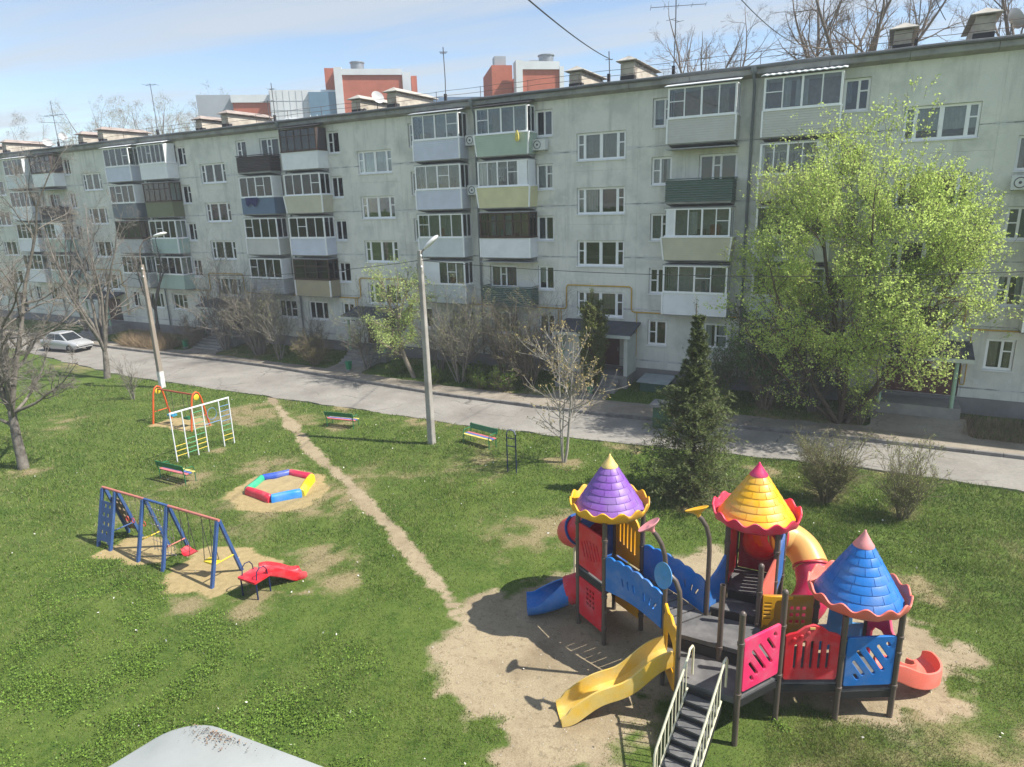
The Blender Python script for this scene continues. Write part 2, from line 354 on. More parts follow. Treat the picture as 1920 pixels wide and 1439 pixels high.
strip('sidewalk', [(x, y+.16) for x, y in KERB], wig(WALK, .45), .13, M_walk, n=400)
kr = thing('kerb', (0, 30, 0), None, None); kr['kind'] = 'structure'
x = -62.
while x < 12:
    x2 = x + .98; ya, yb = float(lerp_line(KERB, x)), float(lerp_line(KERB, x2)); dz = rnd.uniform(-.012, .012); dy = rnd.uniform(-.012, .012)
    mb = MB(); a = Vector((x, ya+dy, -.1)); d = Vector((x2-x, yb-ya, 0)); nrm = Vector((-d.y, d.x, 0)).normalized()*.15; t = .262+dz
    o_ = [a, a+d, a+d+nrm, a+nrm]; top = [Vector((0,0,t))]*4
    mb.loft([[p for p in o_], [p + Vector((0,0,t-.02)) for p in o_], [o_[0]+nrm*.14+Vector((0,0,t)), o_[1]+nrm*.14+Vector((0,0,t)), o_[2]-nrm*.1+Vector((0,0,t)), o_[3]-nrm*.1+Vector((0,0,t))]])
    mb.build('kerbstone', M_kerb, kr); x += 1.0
# paths up to the porches
SECT = 15.2775; SC0 = -44.1926
def secx(k): return SC0 + k*SECT
for k, a, b_ in ((3, -1.35, 2.3), (2, -1.3, 1.6), (1, -2.2, .6), (0, -1.6, 1.6), (-1, -1.6, 1.6)):
    cx = secx(k); y0 = float(lerp_line(WALK, cx)) - .25; mb = MB()
    n = 9; rows = [[(cx+a-(.5 if i == 0 else .18 if i == 1 else 0), y0+(33.75-y0)*i/(n-1), .134+(.40 if k == 3 else .22)*i/(n-1)), (cx+b_+(.5 if i == 0 else .18 if i == 1 else 0), y0+(33.75-y0)*i/(n-1), .134+(.40 if k == 3 else .22)*i/(n-1))] for i in range(n)]
    vs = [q for r in rows for q in r]; vs2 = [(q[0], q[1], q[2]-.25) for q in vs]; o = len(vs); fs = []
    for i in range(n-1):
        p = i*2; fs += [(p, p+1, p+3, p+2), (p+1, p+1+o, p+3+o, p+3), (p+2, p+2+o, p+o, p)]
    mb.add(vs+vs2, fs); setp(mb.build('path', M_walk), kind='structure')
# ------------------------------------------------------------------ the long apartment building
M_wall = mat('painted_panel', (.72, .755, .705), .9, .10, .45, .22, 70, spec=.2, col2=(.56, .59, .56), c2s=.55, c2lo=.45, c2hi=.68, streak=True, fine=.055)
def wall_mat():
    m = bpy.data.materials.new('painted_panel_weathered'); m.use_nodes = True; t = m.node_tree; t.nodes.clear(); n = t.nodes.new; l = t.links.new
    out = n('ShaderNodeOutputMaterial'); b = n('ShaderNodeBsdfPrincipled'); b.inputs['Roughness'].default_value = .92; b.inputs['Specular IOR Level'].default_value = .15; l(b.outputs[0], out.inputs[0]); geo = n('ShaderNodeNewGeometry')
    def noise(s_, d=5, sc=(1, 1, 1), r=.6):
        mp = n('ShaderNodeMapping'); mp.inputs['Scale'].default_value = sc; l(geo.outputs['Position'], mp.inputs[0]); q = n('ShaderNodeTexNoise'); q.inputs['Scale'].default_value = s_; q.inputs['Detail'].default_value = d; q.inputs['Roughness'].default_value = r; l(mp.outputs[0], q.inputs['Vector']); return q.outputs[0]
    def rng(src, a, c, lo=0., hi=1.):
        x = n('ShaderNodeMapRange'); x.inputs[1].default_value = a; x.inputs[2].default_value = c; x.inputs[3].default_value = lo; x.inputs[4].default_value = hi; l(src, x.inputs[0]); return x.outputs[0]
    def mth(op, a, c):
        x = n('ShaderNodeMath'); x.operation = op
        for k, v in ((0, a), (1, c)):
            if isinstance(v, (int, float)): x.inputs[k].default_value = v
            else: l(v, x.inputs[k])
        return x.outputs[0]
    def mixc(f, a, c):
        x = n('ShaderNodeMix'); x.data_type = 'RGBA'; l(f, x.inputs[0])
        for k, v in ((6, a), (7, c)):
            if isinstance(v, tuple): x.inputs[k].default_value = (*v, 1)
            else: l(v, x.inputs[k])
        return x.outputs[2]
    c = mixc(rng(noise(.35, 4), .38, .62), (.765, .755, .69), (.69, .69, .635)); c = mixc(rng(noise(.9, 6), .46, .68, 0, .9), c, (.55, .56, .515)); c = mixc(rng(noise(2.6, 5, (1, 1, .10)), .52, .72, 0, .85), c, (.51, .515, .475)); c = mixc(rng(noise(3.2, 6), .60, .70, 0, .5), c, (.78, .775, .74))
    sp = n('ShaderNodeSeparateXYZ'); l(geo.outputs['Position'], sp.inputs[0]); fr = mth('ABSOLUTE', mth('SUBTRACT', mth('FRACT', mth('DIVIDE', mth('SUBTRACT', sp.outputs[2], 3.0), 2.8), 0), .5), 0)      # distance to the nearest floor joint
    band = mth('SUBTRACT', mth('MULTIPLY', noise(1.6, 5, (1, 1, .6)), .125), fr); c = mixc(rng(band, .030, .040, 0, .85), c, (.60, .60, .585)); c = mixc(rng(mth('SUBTRACT', mth('MULTIPLY', noise(2.4, 5, (.8, 1, 1)), .05), fr), .019, .024, 0, .9), c, (.27, .28, .275))
    c2 = n('ShaderNodeVectorMath'); c2.operation = 'SCALE'; l(c, c2.inputs[0]); l(rng(noise(26, 4), .3, .7, .93, 1.07), c2.inputs[3]); l(c2.outputs[0], b.inputs['Base Color'])
    bp = n('ShaderNodeBump'); bp.inputs['Strength'].default_value = .3; bp.inputs['Distance'].default_value = .02; l(noise(38, 6), bp.inputs['Height']); l(bp.outputs[0], b.inputs['Normal']); return m
M_wall = wall_mat()
M_wall2 = mat('plinth_render', (.22, .21, .21), .92, .15, 1.2, .3, 50, spec=.2)
M_joint = mat('joint_mortar', (.30, .34, .31), .95, .2, 3)
M_conc = mat('eave_concrete', (.30, .30, .285), .92, .16, .9, .25, 40, spec=.2, col2=(.20, .20, .19), c2s=1.4)
M_white = mat('white_frame', (.88, .88, .88), .38, .04, 3)
M_brown = mat('brown_frame', (.06, .03, .018), .6, .2, 6)
M_inter = mat('dark_room', (.22, .21, .20), .9, .2, 1)
M_metal = mat('zinc', (.30, .32, .34), .45, .15, 3, metal=.7)
M_tar = mat('roofing_felt', (.06, .06, .06), .95, .2, 1)
G_win = glass_mat('window_glass', (.80, .83, .83), .0)
M_cur = [mat('curtain_white', (.74, .74, .74), .9, .08, 4), mat('curtain_grey', (.33, .34, .36), .9, .1, 4), mat('curtain_beige', (.5, .42, .33), .9, .1, 4)]

bld = thing('apartment_building', (-30, DF, 0), 'long five-storey pale green concrete apartment block with many mismatched balconies', 'building')
XL, XR = secx(-2)-7.64, secx(4)+7.64
BAYS = [(-7.64, -4.55), (-4.55, -2.05), (-2.05, 2.05), (2.05, 4.55), (4.55, 7.64)]
ZF = [1.15, 4.4, 7.2, 10.0, 12.8, 15.55]; ZS = [1.15, 3.35, 6.15, 8.95, 11.75, 15.55]
def panel_mesh(w_, z0, z1, hole):
    """wall panel, width 0..w_, with chamfered rim (the joint) and a window opening with reveals"""
    c, th, g = .022, .34, .016; mb = MB()
    O = [(0, g, z0), (w_, g, z0), (w_, g, z1), (0, g, z1)]; I = [(c, 0, z0+c), (w_-c, 0, z0+c), (w_-c, 0, z1-c), (c, 0, z1-c)]
    vs = O + I; fs = [(i, (i+1) % 4, 4+(i+1) % 4, 4+i) for i in range(4)]
    if hole:
        a, b_, e, f = hole; Hh = [(a, 0, e), (b_, 0, e), (b_, 0, f), (a, 0, f)]; Hb = [(x, th, z) for x, _, z in Hh]
        vs += Hh + Hb; fs += [(4+i, 4+(i+1) % 4, 8+(i+1) % 4, 8+i) for i in range(4)] + [(8+i, 8+(i+1) % 4, 12+(i+1) % 4, 12+i) for i in range(4)]
        B = [(0, th, z0), (w_, th, z0), (w_, th, z1), (0, th, z1)]; o = len(vs); vs += B
        fs += [(o+(i+1) % 4, o+i, 12+i, 12+(i+1) % 4) for i in range(4)]
    else:
        fs.append((4, 5, 6, 7)); o = len(vs); vs += [(0, th, z0), (w_, th, z0), (w_, th, z1), (0, th, z1)]; fs.append((o+3, o+2, o+1, o))
    fs += [(o+i, o+(i+1) % 4, (i+1) % 4, i) for i in range(4)]
    mb.add(vs, fs); return mb.mesh('wall_panel')
FR = .055
def win_mesh(kind, w_, h):
    """frame mesh, list of pane rectangles"""
    mb = MB(); ps = []; y0, y1 = 0, .06
    def rect(a, b_, e, f): mb.box(a, b_, y0, y1, e, f)
    def sash(a, b_, e, f, tr=None):
        t = .05; rect(a, a+t, e, f); rect(b_-t, b_, e, f); rect(a+t, b_-t, e, e+t); rect(a+t, b_-t, f-t, f)
        if tr:
            z = e+(f-e)*tr; mb.box(a+t, b_-t, y0+.004, y1-.004, z-.03, z+.03); ps.append((a+t, b_-t, e+t, z-.03)); ps.append((a+t, b_-t, z+.03, f-t))
        else: ps.append((a+t, b_-t, e+t, f-t))
    o = .05; mb.box(0, o, -.012, .078, 0, h); mb.box(w_-o, w_, -.012, .078, 0, h); mb.box(o, w_-o, -.012, .078, 0, o); mb.box(o, w_-o, -.012, .078, h-o, h)
    a, b_, e, f = o, w_-o, o, h-o; W = b_-a
    if kind == 'stair':
        n1 = W*.135; sash(a, a+n1, e, f, .6); mb.box(a+n1, a+n1+.05, -.008, .075, e, f); mid = (a+b_)/2
        sash(a+n1+.05, mid-.04, e, f); mb.box(mid-.04, mid+.04, -.008, .075, e, f); sash(mid+.04, b_-n1-.05, e, f); mb.box(b_-n1-.05, b_-n1, -.008, .075, e, f); sash(b_-n1, b_, e, f, .6)
    elif kind == 'two_l': s = a+W*.42; sash(a, s, e, f, .52); sash(s, b_, e, f)
    elif kind == 'two_r': s = a+W*.58; sash(a, s, e, f); sash(s, b_, e, f, .62)
    elif kind == 'two': s = a+W*.5; sash(a, s, e, f); sash(s, b_, e, f)
    elif kind == 'three': sash(a, a+W*.34, e, f); sash(a+W*.34, a+W*.66, e, f); sash(a+W*.66, b_, e, f, .5)
    elif kind == 'three_b': sash(a, a+W*.3, e, f); sash(a+W*.3, a+W*.72, e, f); sash(a+W*.72, b_, e, f)
    elif kind == 'door': sash(a, a+W*.36, e-.0, f); sash(a+W*.36, a+W*.58, e, f, .6); sash(a+W*.58, b_, e, f)
    return mb.mesh('window'), ps
CACHE = {}
def pane_mesh(w_, h):
    k = ('p', round(w_, 3), round(h, 3))
    if k not in CACHE: CACHE[k] = MB().box(0, w_, 0, .008, 0, h).mesh('pane'); CACHE[k].materials.append(G_win)
    return CACHE[k]
def curtain_mesh(w_, h, kind):
    k = ('c', round(w_, 2), round(h, 2), kind)
    if k not in CACHE:
        mb = MB(); n = max(8, int(w_/.045)); pts = [(w_*i/n, .025*math.sin(i*1.7)+.012*math.sin(i*.63)) for i in range(n+1)]
        mb.add([(x, y, 0) for x, y in pts]+[(x, y, h) for x, y in pts], [(i, i+1, n+2+i, n+1+i) for i in range(n)]); CACHE[k] = mb.mesh('curtain', 80)
        CACHE[k].materials.append(M_cur[kind])
    return CACHE[k]
def window(x, z, w_, h, kind, detail, parent, rs, y=DF+.12, sill=True, cur=True):
    k = (kind, round(w_, 3), round(h, 3))
    if k not in CACHE: CACHE[k] = win_mesh(kind, w_, h); CACHE[k][0].materials.append(M_white)
    fm, ps = CACHE[k]
    wo = link('window', fm, None, parent, True, (x, y, z))
    if detail:
        for (a, b_, e, f) in ps: link('pane', pane_mesh(b_-a, f-e), None, wo, False, (a, .025, e))
    else:
        kk = k+('g',)
        if kk not in CACHE:
            mb = MB()
            for (a, b_, e, f) in ps: mb.box(a, b_, .025, .033, e, f)
            CACHE[kk] = mb.mesh('panes'); CACHE[kk].materials.append(G_win)
        setp(link('panes', CACHE[kk], None, wo, False), kind='stuff')
    if sill:
        kk = ('s', round(w_, 2))
        if kk not in CACHE: CACHE[kk] = MB().add([(-.04, -.19, -.045), (w_+.04, -.19, -.045), (w_+.04, 0, .0), (-.04, 0, .0), (-.04, -.19, -.062), (w_+.04, -.19, -.062), (w_+.04, 0, -.03), (-.04, 0, -.03)], [(0,1,2,3),(4,7,6,5),(0,4,5,1),(1,5,6,2),(3,2,6,7),(0,3,7,4)]).mesh('sill'); CACHE[kk].materials.append(M_white if rs.random() < 2 else M_metal)
        link('sill', CACHE[kk], None, wo, False)
    r = rs.random()
    if cur and r < .75:
        kd = 0 if r < .38 else 1 if r < .6 else 2; fw = rs.choice((.26, .4, .4, .5, 1.0)); ch = h*rs.choice((1, 1, 1, .75))
        if fw == 1.0: link('curtain', curtain_mesh(w_-.1, ch-.1, kd), None, wo, False, (.05, .15, h-ch+.05))
        else:
            link('curtain', curtain_mesh(w_*fw, ch-.1, kd), None, wo, False, (.05, .15, h-ch+.05))
            if rs.random() < .6: link('curtain', curtain_mesh(w_*.26, ch-.1, kd), None, wo, False, (w_*.74-.05, .15, h-ch+.05))
    return wo

DOORREL = {3: (-.95, 1.98), 2: (-1.2, 1.2), 1: (-1.75, .75)}
for k in range(-2, 5):
    cx = secx(k); det = k in (1, 2, 3); rs = random.Random(100+k)
    for bi, (a, b_) in enumerate(BAYS):
        for f in range(5):
            Z = ZS if bi == 2 else ZF; z0, z1 = Z[f], Z[f+1]; hole = None; wk = None
            if bi == 2:
                if f == 0: hd = DOORREL.get(k, (-1.0, 1.0)); hole = (hd[0]-a, hd[1]-a, z0+.02, 3.12)
                else: hole = (-1.38-a, 1.38-a, 3.91+2.8*(f-1), 5.31+2.8*(f-1)); wk = 'stair'
            elif bi in (1, 3):
                s = -1 if bi == 1 else 1; l_ = s*3.31-.53; z = 2.5+2.8*f; hole = (l_-a, l_+1.06-a, z, z+1.38)
                wk = rs.choice(('two_l', 'two_l', 'two', 'two_r') if s > 0 else ('two', 'two_r', 'two_l', 'two'))
            else:
                s = -1 if bi == 0 else 1; l_ = 5.2 if s > 0 else -7.05
                z = 2.55+2.8*f; hole = (l_-a, l_+1.85-a, z, z+1.32); wk = rs.choice(('three', 'three_b', 'three_b')) if f == 0 else 'door'
            key = (bi, f, hole); 
            if key not in CACHE: CACHE[key] = panel_mesh(b_-a, z0, z1, hole); CACHE[key].materials.append(M_wall)
            link('wall_panel', CACHE[key], None, bld, True, (cx+a, DF+rs.uniform(-.006, .006), 0))
            if wk: window(cx+a+hole[0]+.012, hole[2]+.012, hole[1]-hole[0]-.024, hole[3]-hole[2]-.024, wk, det, bld, rs)
# rooms behind the panes: floors, back wall, cross walls
mb = MB(); mb.box(XL, XR, DF+3.3, DF+3.5, .3, 15.5)
for z in (1.3, 4.3, 7.1, 9.9, 12.7, 15.4): mb.box(XL, XR, DF+.345, DF+11.5, z, z+.16)
for k in range(-2, 5):
    for r in (-7.64, -4.55, -2.05, 2.05, 4.55): mb.box(secx(k)+r-.06, secx(k)+r+.06, DF+.345, DF+3.3, 1.4, 15.4)
mb.build('room_wall', M_inter, bld)
mb = MB(); mb.box(XL, XR, DF-.045, DF+.34, -.5, 1.15); mb.build('plinth', M_wall2, bld)
mb = MB(); mb.box(XL-.02, XL+.3, DF+.36, DF+11.6, .0, 15.55); mb.box(XR-.3, XR+.02, DF+.36, DF+11.6, 0, 15.55); mb.box(XL, XR, DF+11.6, DF+11.9, 0, 15.55); mb.build('end_wall', M_wall, bld)
# roof with concrete eave, gutter and roof deck
mb = MB(); n = int((XR-XL)/3.0)
roof = mb.box(XL-.3, XR+.3, DF-.02, DF+12.1, 15.55, 15.98).build('roof', M_tar, bld)
mb = MB()
for i in range(int(math.ceil((XR-XL)/3.06))):
    x0 = XL+i*3.06; mb.add([(x0+.008, DF-.42, 15.62), (x0+3.05, DF-.42, 15.62), (x0+3.05, DF-.03, 15.50), (x0+.008, DF-.03, 15.50), (x0+.008, DF-.42, 15.86), (x0+3.05, DF-.42, 15.86), (x0+3.05, DF-.03, 15.90), (x0+.008, DF-.03, 15.90)], [(0,3,2,1),(4,5,6,7),(0,1,5,4),(1,2,6,5),(2,3,7,6),(3,0,4,7)])
mb.build('eave', M_conc, roof)
mb = MB(); xs = np.linspace(XL, XR, 120); mb.tube([(x, DF-.47, 15.93+.012*math.sin(x*1.3)) for x in xs], .085, 8); mb.build('gutter', mat('gutter_dark', (.085, .095, .10), .6, .2, 2), roof)
mb = MB(); mb.box(XL, XR, DF-.45, DF-.02, 15.9, 16.0); mb.build('roof_edge', mat('roof_edge', (.13, .125, .12), .8, .2, 2), roof)
mb = MB(); x = XL
while x < XR: mb.box(x-.012, x+.012, DF+.5, DF+.524, 15.9, 16.75); x += 3.06
for z in (16.45, 16.72): mb.tube([(x, DF+.512, z+.02*math.sin(x*2.1)) for x in np.linspace(XL, XR, 90)], .012, 4)
mb.build('roof_rail', mat('rusty_steel', (.12, .08, .06), .7, .2, 4), roof)
# downpipes at the section joints
M_pipe = mat('downpipe_paint', (.17, .19, .20), .5, .15, 2)
for k in range(-2, 4):
    x = secx(k)+7.64; mb = MB(); mb.tube([(x, DF-.47, 15.86), (x, DF-.44, 15.6), (x+.02, DF-.2, 15.2), (x+.02, DF-.14, 14.9), (x, DF-.13, 10), (x+.02, DF-.14, 5), (x, DF-.13, 1.2)], .06, 8)
    for z in (3, 5.5, 8, 10.5, 13): mb.tube([(x+.01, DF-.14, z), (x+.01, DF-.14, z+.07)], .075, 8)
    mb.lathe([(.075, 0), (.15, .1), (.15, .32)], 8, (x, DF-.45, 15.6)); mb.build('downpipe', M_pipe, bld, 40)
# ventilation shafts on the roof, each with a sheet-metal cap
M_shaft = mat('shaft_render', (.50, .45, .37), .9, .15, 1.4, .2, 30, col2=(.33, .28, .23), c2s=1.5); M_cap = mat('cap_sheet', (.34, .28, .24), .6, .25, 1.5, metal=.15)
M_capl = mat('cap_sheet_pale', (.46, .43, .37), .55, .2, 1.5, metal=.2); M_bit = mat('bitumen', (.025, .025, .028), .8, .2, 4)
for k in range(-2, 4):
    for r, ln in ((-1.75, 3.4), (1.15, 4.2)):
        x = secx(k)+r; y0, y1 = DF+.75, DF+.75+ln; h = .82 if r < 0 else .98; rd = random.Random(k*9+int(r*10))
        mb = MB(); mb.box(x-.36, x+.36, y0, y1, 15.9, 15.98+h); s = mb.build('vent_shaft', M_shaft, bld)
        mb = MB(); mb.box(x-.375, x+.375, y0-.015, y0+.3, 15.98, 15.98+h*.45); mb.build('bitumen_base', M_bit, s)
        mb = MB(); z = 15.98+h+.17; o = .2; mb.add([(x-.36-o, y0-o, z), (x+.36+o, y0-o, z), (x+.36+o, y1+o, z), (x-.36-o, y1+o, z), (x, y0+.25, z+.27), (x, y1-.25, z+.27), (x-.36-o, y0-o, z-.03), (x+.36+o, y0-o, z-.03), (x+.36+o, y1+o, z-.03), (x-.36-o, y1+o, z-.03)],
            [(0,1,4),(1,2,5,4),(2,3,5),(3,0,4,5),(9,8,7,6),(0,6,7,1),(1,7,8,2),(2,8,9,3),(3,9,6,0)])
        for yy in np.arange(y0+.06, y1, .6):
            for xx in (x-.33, x+.33): mb.box(xx-.02, xx+.02, yy, yy+.04, 15.98+h, z)
        mb.box(x-.3, x+.3, y0+.08, y1-.08, 15.98+h, z-.06)
        mb.build('shaft_cap', M_cap if k < 1 else M_capl, s)

# ---- balconies
def siding_par(mb, x0, x1, yf, yw, z0, z1, flare=0., nb=9, lap=.014):
    """lapped boards round three sides; flare pushes the top outwards"""
    for i in range(nb):
        a, b_ = i/nb, (i+1)/nb; za, zb = z0+(z1-z0)*a, z0+(z1-z0)*b_ - .004
        fa, fb = flare*a, flare*b_
        A = [(x0-fa-lap, yw, za), (x0-fa-lap, yf-fa*.8-lap, za), (x1+fa+lap, yf-fa*.8-lap, za), (x1+fa+lap, yw, za)]
        B = [(x0-fb, yw, zb), (x0-fb, yf-fb*.8, zb), (x1+fb, yf-fb*.8, zb), (x1+fb, yw, zb)]
        C = [(x+(.03 if j < 2 else -.03), y+(.03 if j in (1, 2) else 0), z) for j, (x, y, z) in enumerate(B)]
        D = [(x+(.03 if j < 2 else -.03), y+(.03 if j in (1, 2) else 0), z) for j, (x, y, z) in enumerate(A)]
        mb.add(A+B+C+D, [(j, j+1, 5+j, 4+j) for j in range(3)] + [(4+j, 5+j, 9+j, 8+j) for j in range(3)] + [(13+j, 12+j, 8+j, 9+j) for j in range(3)] + [(12+j, 13+j, 1+j, j) for j in range(3)])
def corr_par(mb, x0, x1, yf, yw, z0, z1, horiz=True, pitch=.11, amp=.022):
    n = int((z1-z0)/pitch*4)
    zs = [z0+(z1-z0)*i/n for i in range(n+1)]; off = [amp*math.sin(i*math.pi/2) for i in range(n+1)]; vs = []
    for z, o in zip(zs, off): vs += [(x0-o, yw, z), (x0-o, yf-o, z), (x1+o, yf-o, z), (x1+o, yw, z)]
    m = len(vs); vs += [(x+(.02 if j % 4 < 2 else -.02), y+(.02 if j % 4 in (1, 2) else 0), z) for j, (x, y, z) in enumerate(vs)]
    fs = []
    for i in range(n):
        for j in range(3): a = i*4+j; fs += [(a, a+1, a+5, a+4), (m+a+4, m+a+5, m+a+1, m+a)]
    for j in range(3): fs.append((n*4+j, n*4+j+1, m+n*4+j+1, m+n*4+j))
    mb.add(vs, fs)
SIDC = dict(cream=(.56, .55, .50), lilac=(.60, .63, .72), white=(.74, .75, .77), beige=(.56, .53, .40), green=(.42, .52, .42), yellow=(.66, .62, .36), grey=(.46, .47, .48), blue=(.10, .16, .25), slate=(.13, .16, .19), olive=(.15, .16, .08), dgreen=(.10, .15, .125), dbrown=(.055, .045, .045), lgreen=(.38, .50, .45), tan=(.36, .31, .20), pale=(.62, .66, .66), bwhite=(.80, .81, .82))
def sidm(c, kind): return mat('cladding_%s' % c, SIDC[c], .45 if kind == 's' else .6, .07, 1.5)
def balcony(k, side, f, cfg, det, rs):
    """cfg: (parapet kind s/f/c, colour, glazing w/b/None, opts)"""
    pk, pc, gl, op = cfg; cx = secx(k); x0, x1 = (cx+3.82, cx+7.06) if side > 0 else (cx-7.06, cx-3.82)
    z0 = 4.4+2.8*(f-2); yf = DF-.96; fl = op.get('flare', 0.); zt = z0+1.10
    mb = MB(); mb.add([(x0+.05, yf+.02, z0-.06), (x1-.05, yf+.02, z0-.06), (x1-.05, DF-.004, z0-.20), (x0+.05, DF-.004, z0-.20), (x0+.03, yf, z0+.03), (x1-.03, yf, z0+.03), (x1-.03, DF-.004, z0+.03), (x0+.03, DF-.004, z0+.03)], [(0,3,2,1),(4,5,6,7),(0,1,5,4),(1,2,6,5),(2,3,7,6),(3,0,4,7)])
    bal = mb.build('balcony', M_conc, bld); setp(bal, op.get('label'))
    mb = MB(); yw = DF-.006
    if pk == 's': siding_par(mb, x0, x1, yf, yw, z0, zt, fl, 10)
    elif pk == 'c': corr_par(mb, x0, x1, yf, yw, z0+.04, zt-.04)
    else: siding_par(mb, x0, x1, yf, yw, z0, zt, fl, 1, .002)
    mb.build('parapet', sidm(pc, pk), bal)
    tr = M_white if gl == 'w' else M_brown if gl == 'b' else sidm(pc, pk)
    xf0, xf1, yff = x0-fl, x1+fl, yf-fl*.8
    if pk == 's':
        for (xa, xb) in ((x0, xf0), (x1, xf1)): MB().bar((xa, yf-.02, z0), (xb, yff-.02, zt), .075).build('corner_trim', M_white, bal)
    mb = MB(); mb.box(xf0-.04, xf1+.04, yff-.05, yff+.05, zt, zt+.045); mb.box(xf0-.04, xf0+.05, yff+.05, yw, zt, zt+.045); mb.box(xf1-.05, xf1+.04, yff+.05, yw, zt, zt+.045); mb.build('rail', tr, bal)
    if gl:
        za, zb = zt+.045, z0+2.52; mb = MB(); t = .07; w_ = x1-x0; n = op.get('n', 4); ya, yb = yf-.03, yf+.04; ps = []
        gx0, gx1 = x0+op.get('pl', 0)*w_, x1-op.get('pr', 0)*w_
        mb.box(x0, x1, ya, yb, za, za+t); mb.box(x0, x1, ya, yb, zb-t, zb)
        for i in range(n+1):
            bw = t*1.3 if i in (0, n) or (i == n//2 and n % 2 == 0) else t*.75; xx = gx0+(gx1-gx0)*i/n; xx = min(max(xx, x0+bw/2), x1-bw/2); mb.box(xx-bw/2, xx+bw/2, ya+.003, yb-.003, za+t, zb-t)
            if i < n: ps.append((gx0+(gx1-gx0)*i/n+.035, gx0+(gx1-gx0)*(i+1)/n-.035))
        ztr = za+(zb-za)*(.66 if gl == 'b' else .55)
        if gl == 'b': mb.box(gx0, gx1, ya+.006, yb-.006, ztr-.03, ztr+.03)
        else:
            j = rs.randrange(n); mb.box(ps[j][0], ps[j][1], ya+.006, yb-.006, ztr-.02, ztr+.02)
        for xe in (x0, x1-t):                               # side lights
            mb.box(xe, xe+t, yb, yw, za, za+t); mb.box(xe, xe+t, yb, yw, zb-t, zb); mb.box(xe, xe+t, yw-.08, yw, za+t, zb-t); mb.box(xe+.004, xe+t-.004, (yf+yw)/2-.02, (yf+yw)/2+.03, za+t, zb-t)
        mb.build('frame', tr, bal)
        if det:
            for a, b_ in ps: link('pane', pane_mesh(b_-a, zb-za-2*t), None, bal, True, (a, yf+.002, za+t))
        else:
            mb = MB()
            for a, b_ in ps: mb.box(a, b_, yf+.002, yf+.01, za+t, zb-t)
            setp(mb.build('panes', G_win, bal), kind='stuff')
        if op.get('sidepanel'):
            mb = MB(); xe = x1-.05 if op['sidepanel'] > 0 else x0; mb.box(xe, xe+.05, yb, yw, za+t, zb-t); mb.build('side_panel', sidm(op.get('spc', 'bwhite'), 'f'), bal)
        else:
            
            for xe in (x1-.045, x0+.04): MB().box(xe, xe+.008, yb, yw-.08, za+t, zb-t).build('side_glass', G_win, bal)
        for s_, a, b_ in (('pl', x0+t, gx0-.03), ('pr', gx1+.03, x1-t)):
            if op.get(s_): MB().box(a, b_, yf-.012, yf+.02, za+t, zb-t).build('infill_panel', sidm('bwhite', 'f'), bal)
        if op.get('lining'): MB().box(x0+.08, x1-.08, yw-.02, yw-.004, z0+.4, zb-.1).build('lining', mat('lining_%s' % op['lining'], dict(wood=(.42, .27, .15), pale=(.55, .53, .5), dark=(.12, .08, .06), pink=(.45, .36, .33))[op['lining']], .7, .15, 6), bal)
        if det:
            for q in range(rs.randrange(1, 4)):
                a = x0+.2+rs.random()*(w_-.8); ww_, hh_ = .25+.3*rs.random(), .15+.55*rs.random(); MB().box(a, a+ww_, yf+.25+.2*rs.random(), yf+.75, zt-.2, zt+hh_).build('stored_box', mat('clutter_%d' % (q+f), ((.35, .25, .15), (.5, .48, .45), (.12, .16, .25), (.4, .1, .08), (.12, .12, .12), (.2, .3, .2), (.5, .42, .2), (.3, .3, .35), (.4, .35, .3))[q+f], .8, .2, 5), bal)
        for q in range(op.get('cl', 0)):
            a = x0+.3+rs.random()*(w_-1.0); link('curtain', curtain_mesh(.35+.3*rs.random(), zb-za-.3, rs.randrange(3)), None, bal, True, (a, yf+.16, za+.12))
    zb = z0+2.52
    if op.get('roof'):
        c = op['roof']; mb = MB(); n = 26 if c == 'wave' else 1
        for i in range(n):
            xa, xb = x0-.12+(x1-x0+.24)*i/n, x0-.12+(x1-x0+.24)*(i+1)/n; dz = .03 if i % 2 else 0; e2 = .03-dz if c == 'wave' else 0
            A = [(xa, yf-.22, zb+.04+dz), (xb, yf-.22, zb+.04+(dz if c != 'wave' else e2)), (xb, yw, zb+.30+(dz if c != 'wave' else e2)), (xa, yw, zb+.30+dz)]
            mb.add(A+[(x, y, z+.035) for x, y, z in A], [(0,3,2,1),(4,5,6,7),(0,1,5,4),(1,2,6,5),(2,3,7,6),(3,0,4,7)])
        mb.build('balcony_roof', mat('balcony_roof_%s' % c, dict(wave=(.66, .68, .68), white=(.72, .73, .74), dark=(.035, .033, .035), grey=(.33, .34, .36), tin=(.45, .47, .5))[c], .5, .15, 2), bal)
    elif f < 5 or gl: MB().box(x0-.03, x1+.03, yf-.06, yw, zb+.002, zb+.045).build('balcony_roof', mat('balcony_roof_grey', (.33, .34, .36), .5, .15, 2), bal)
    return bal
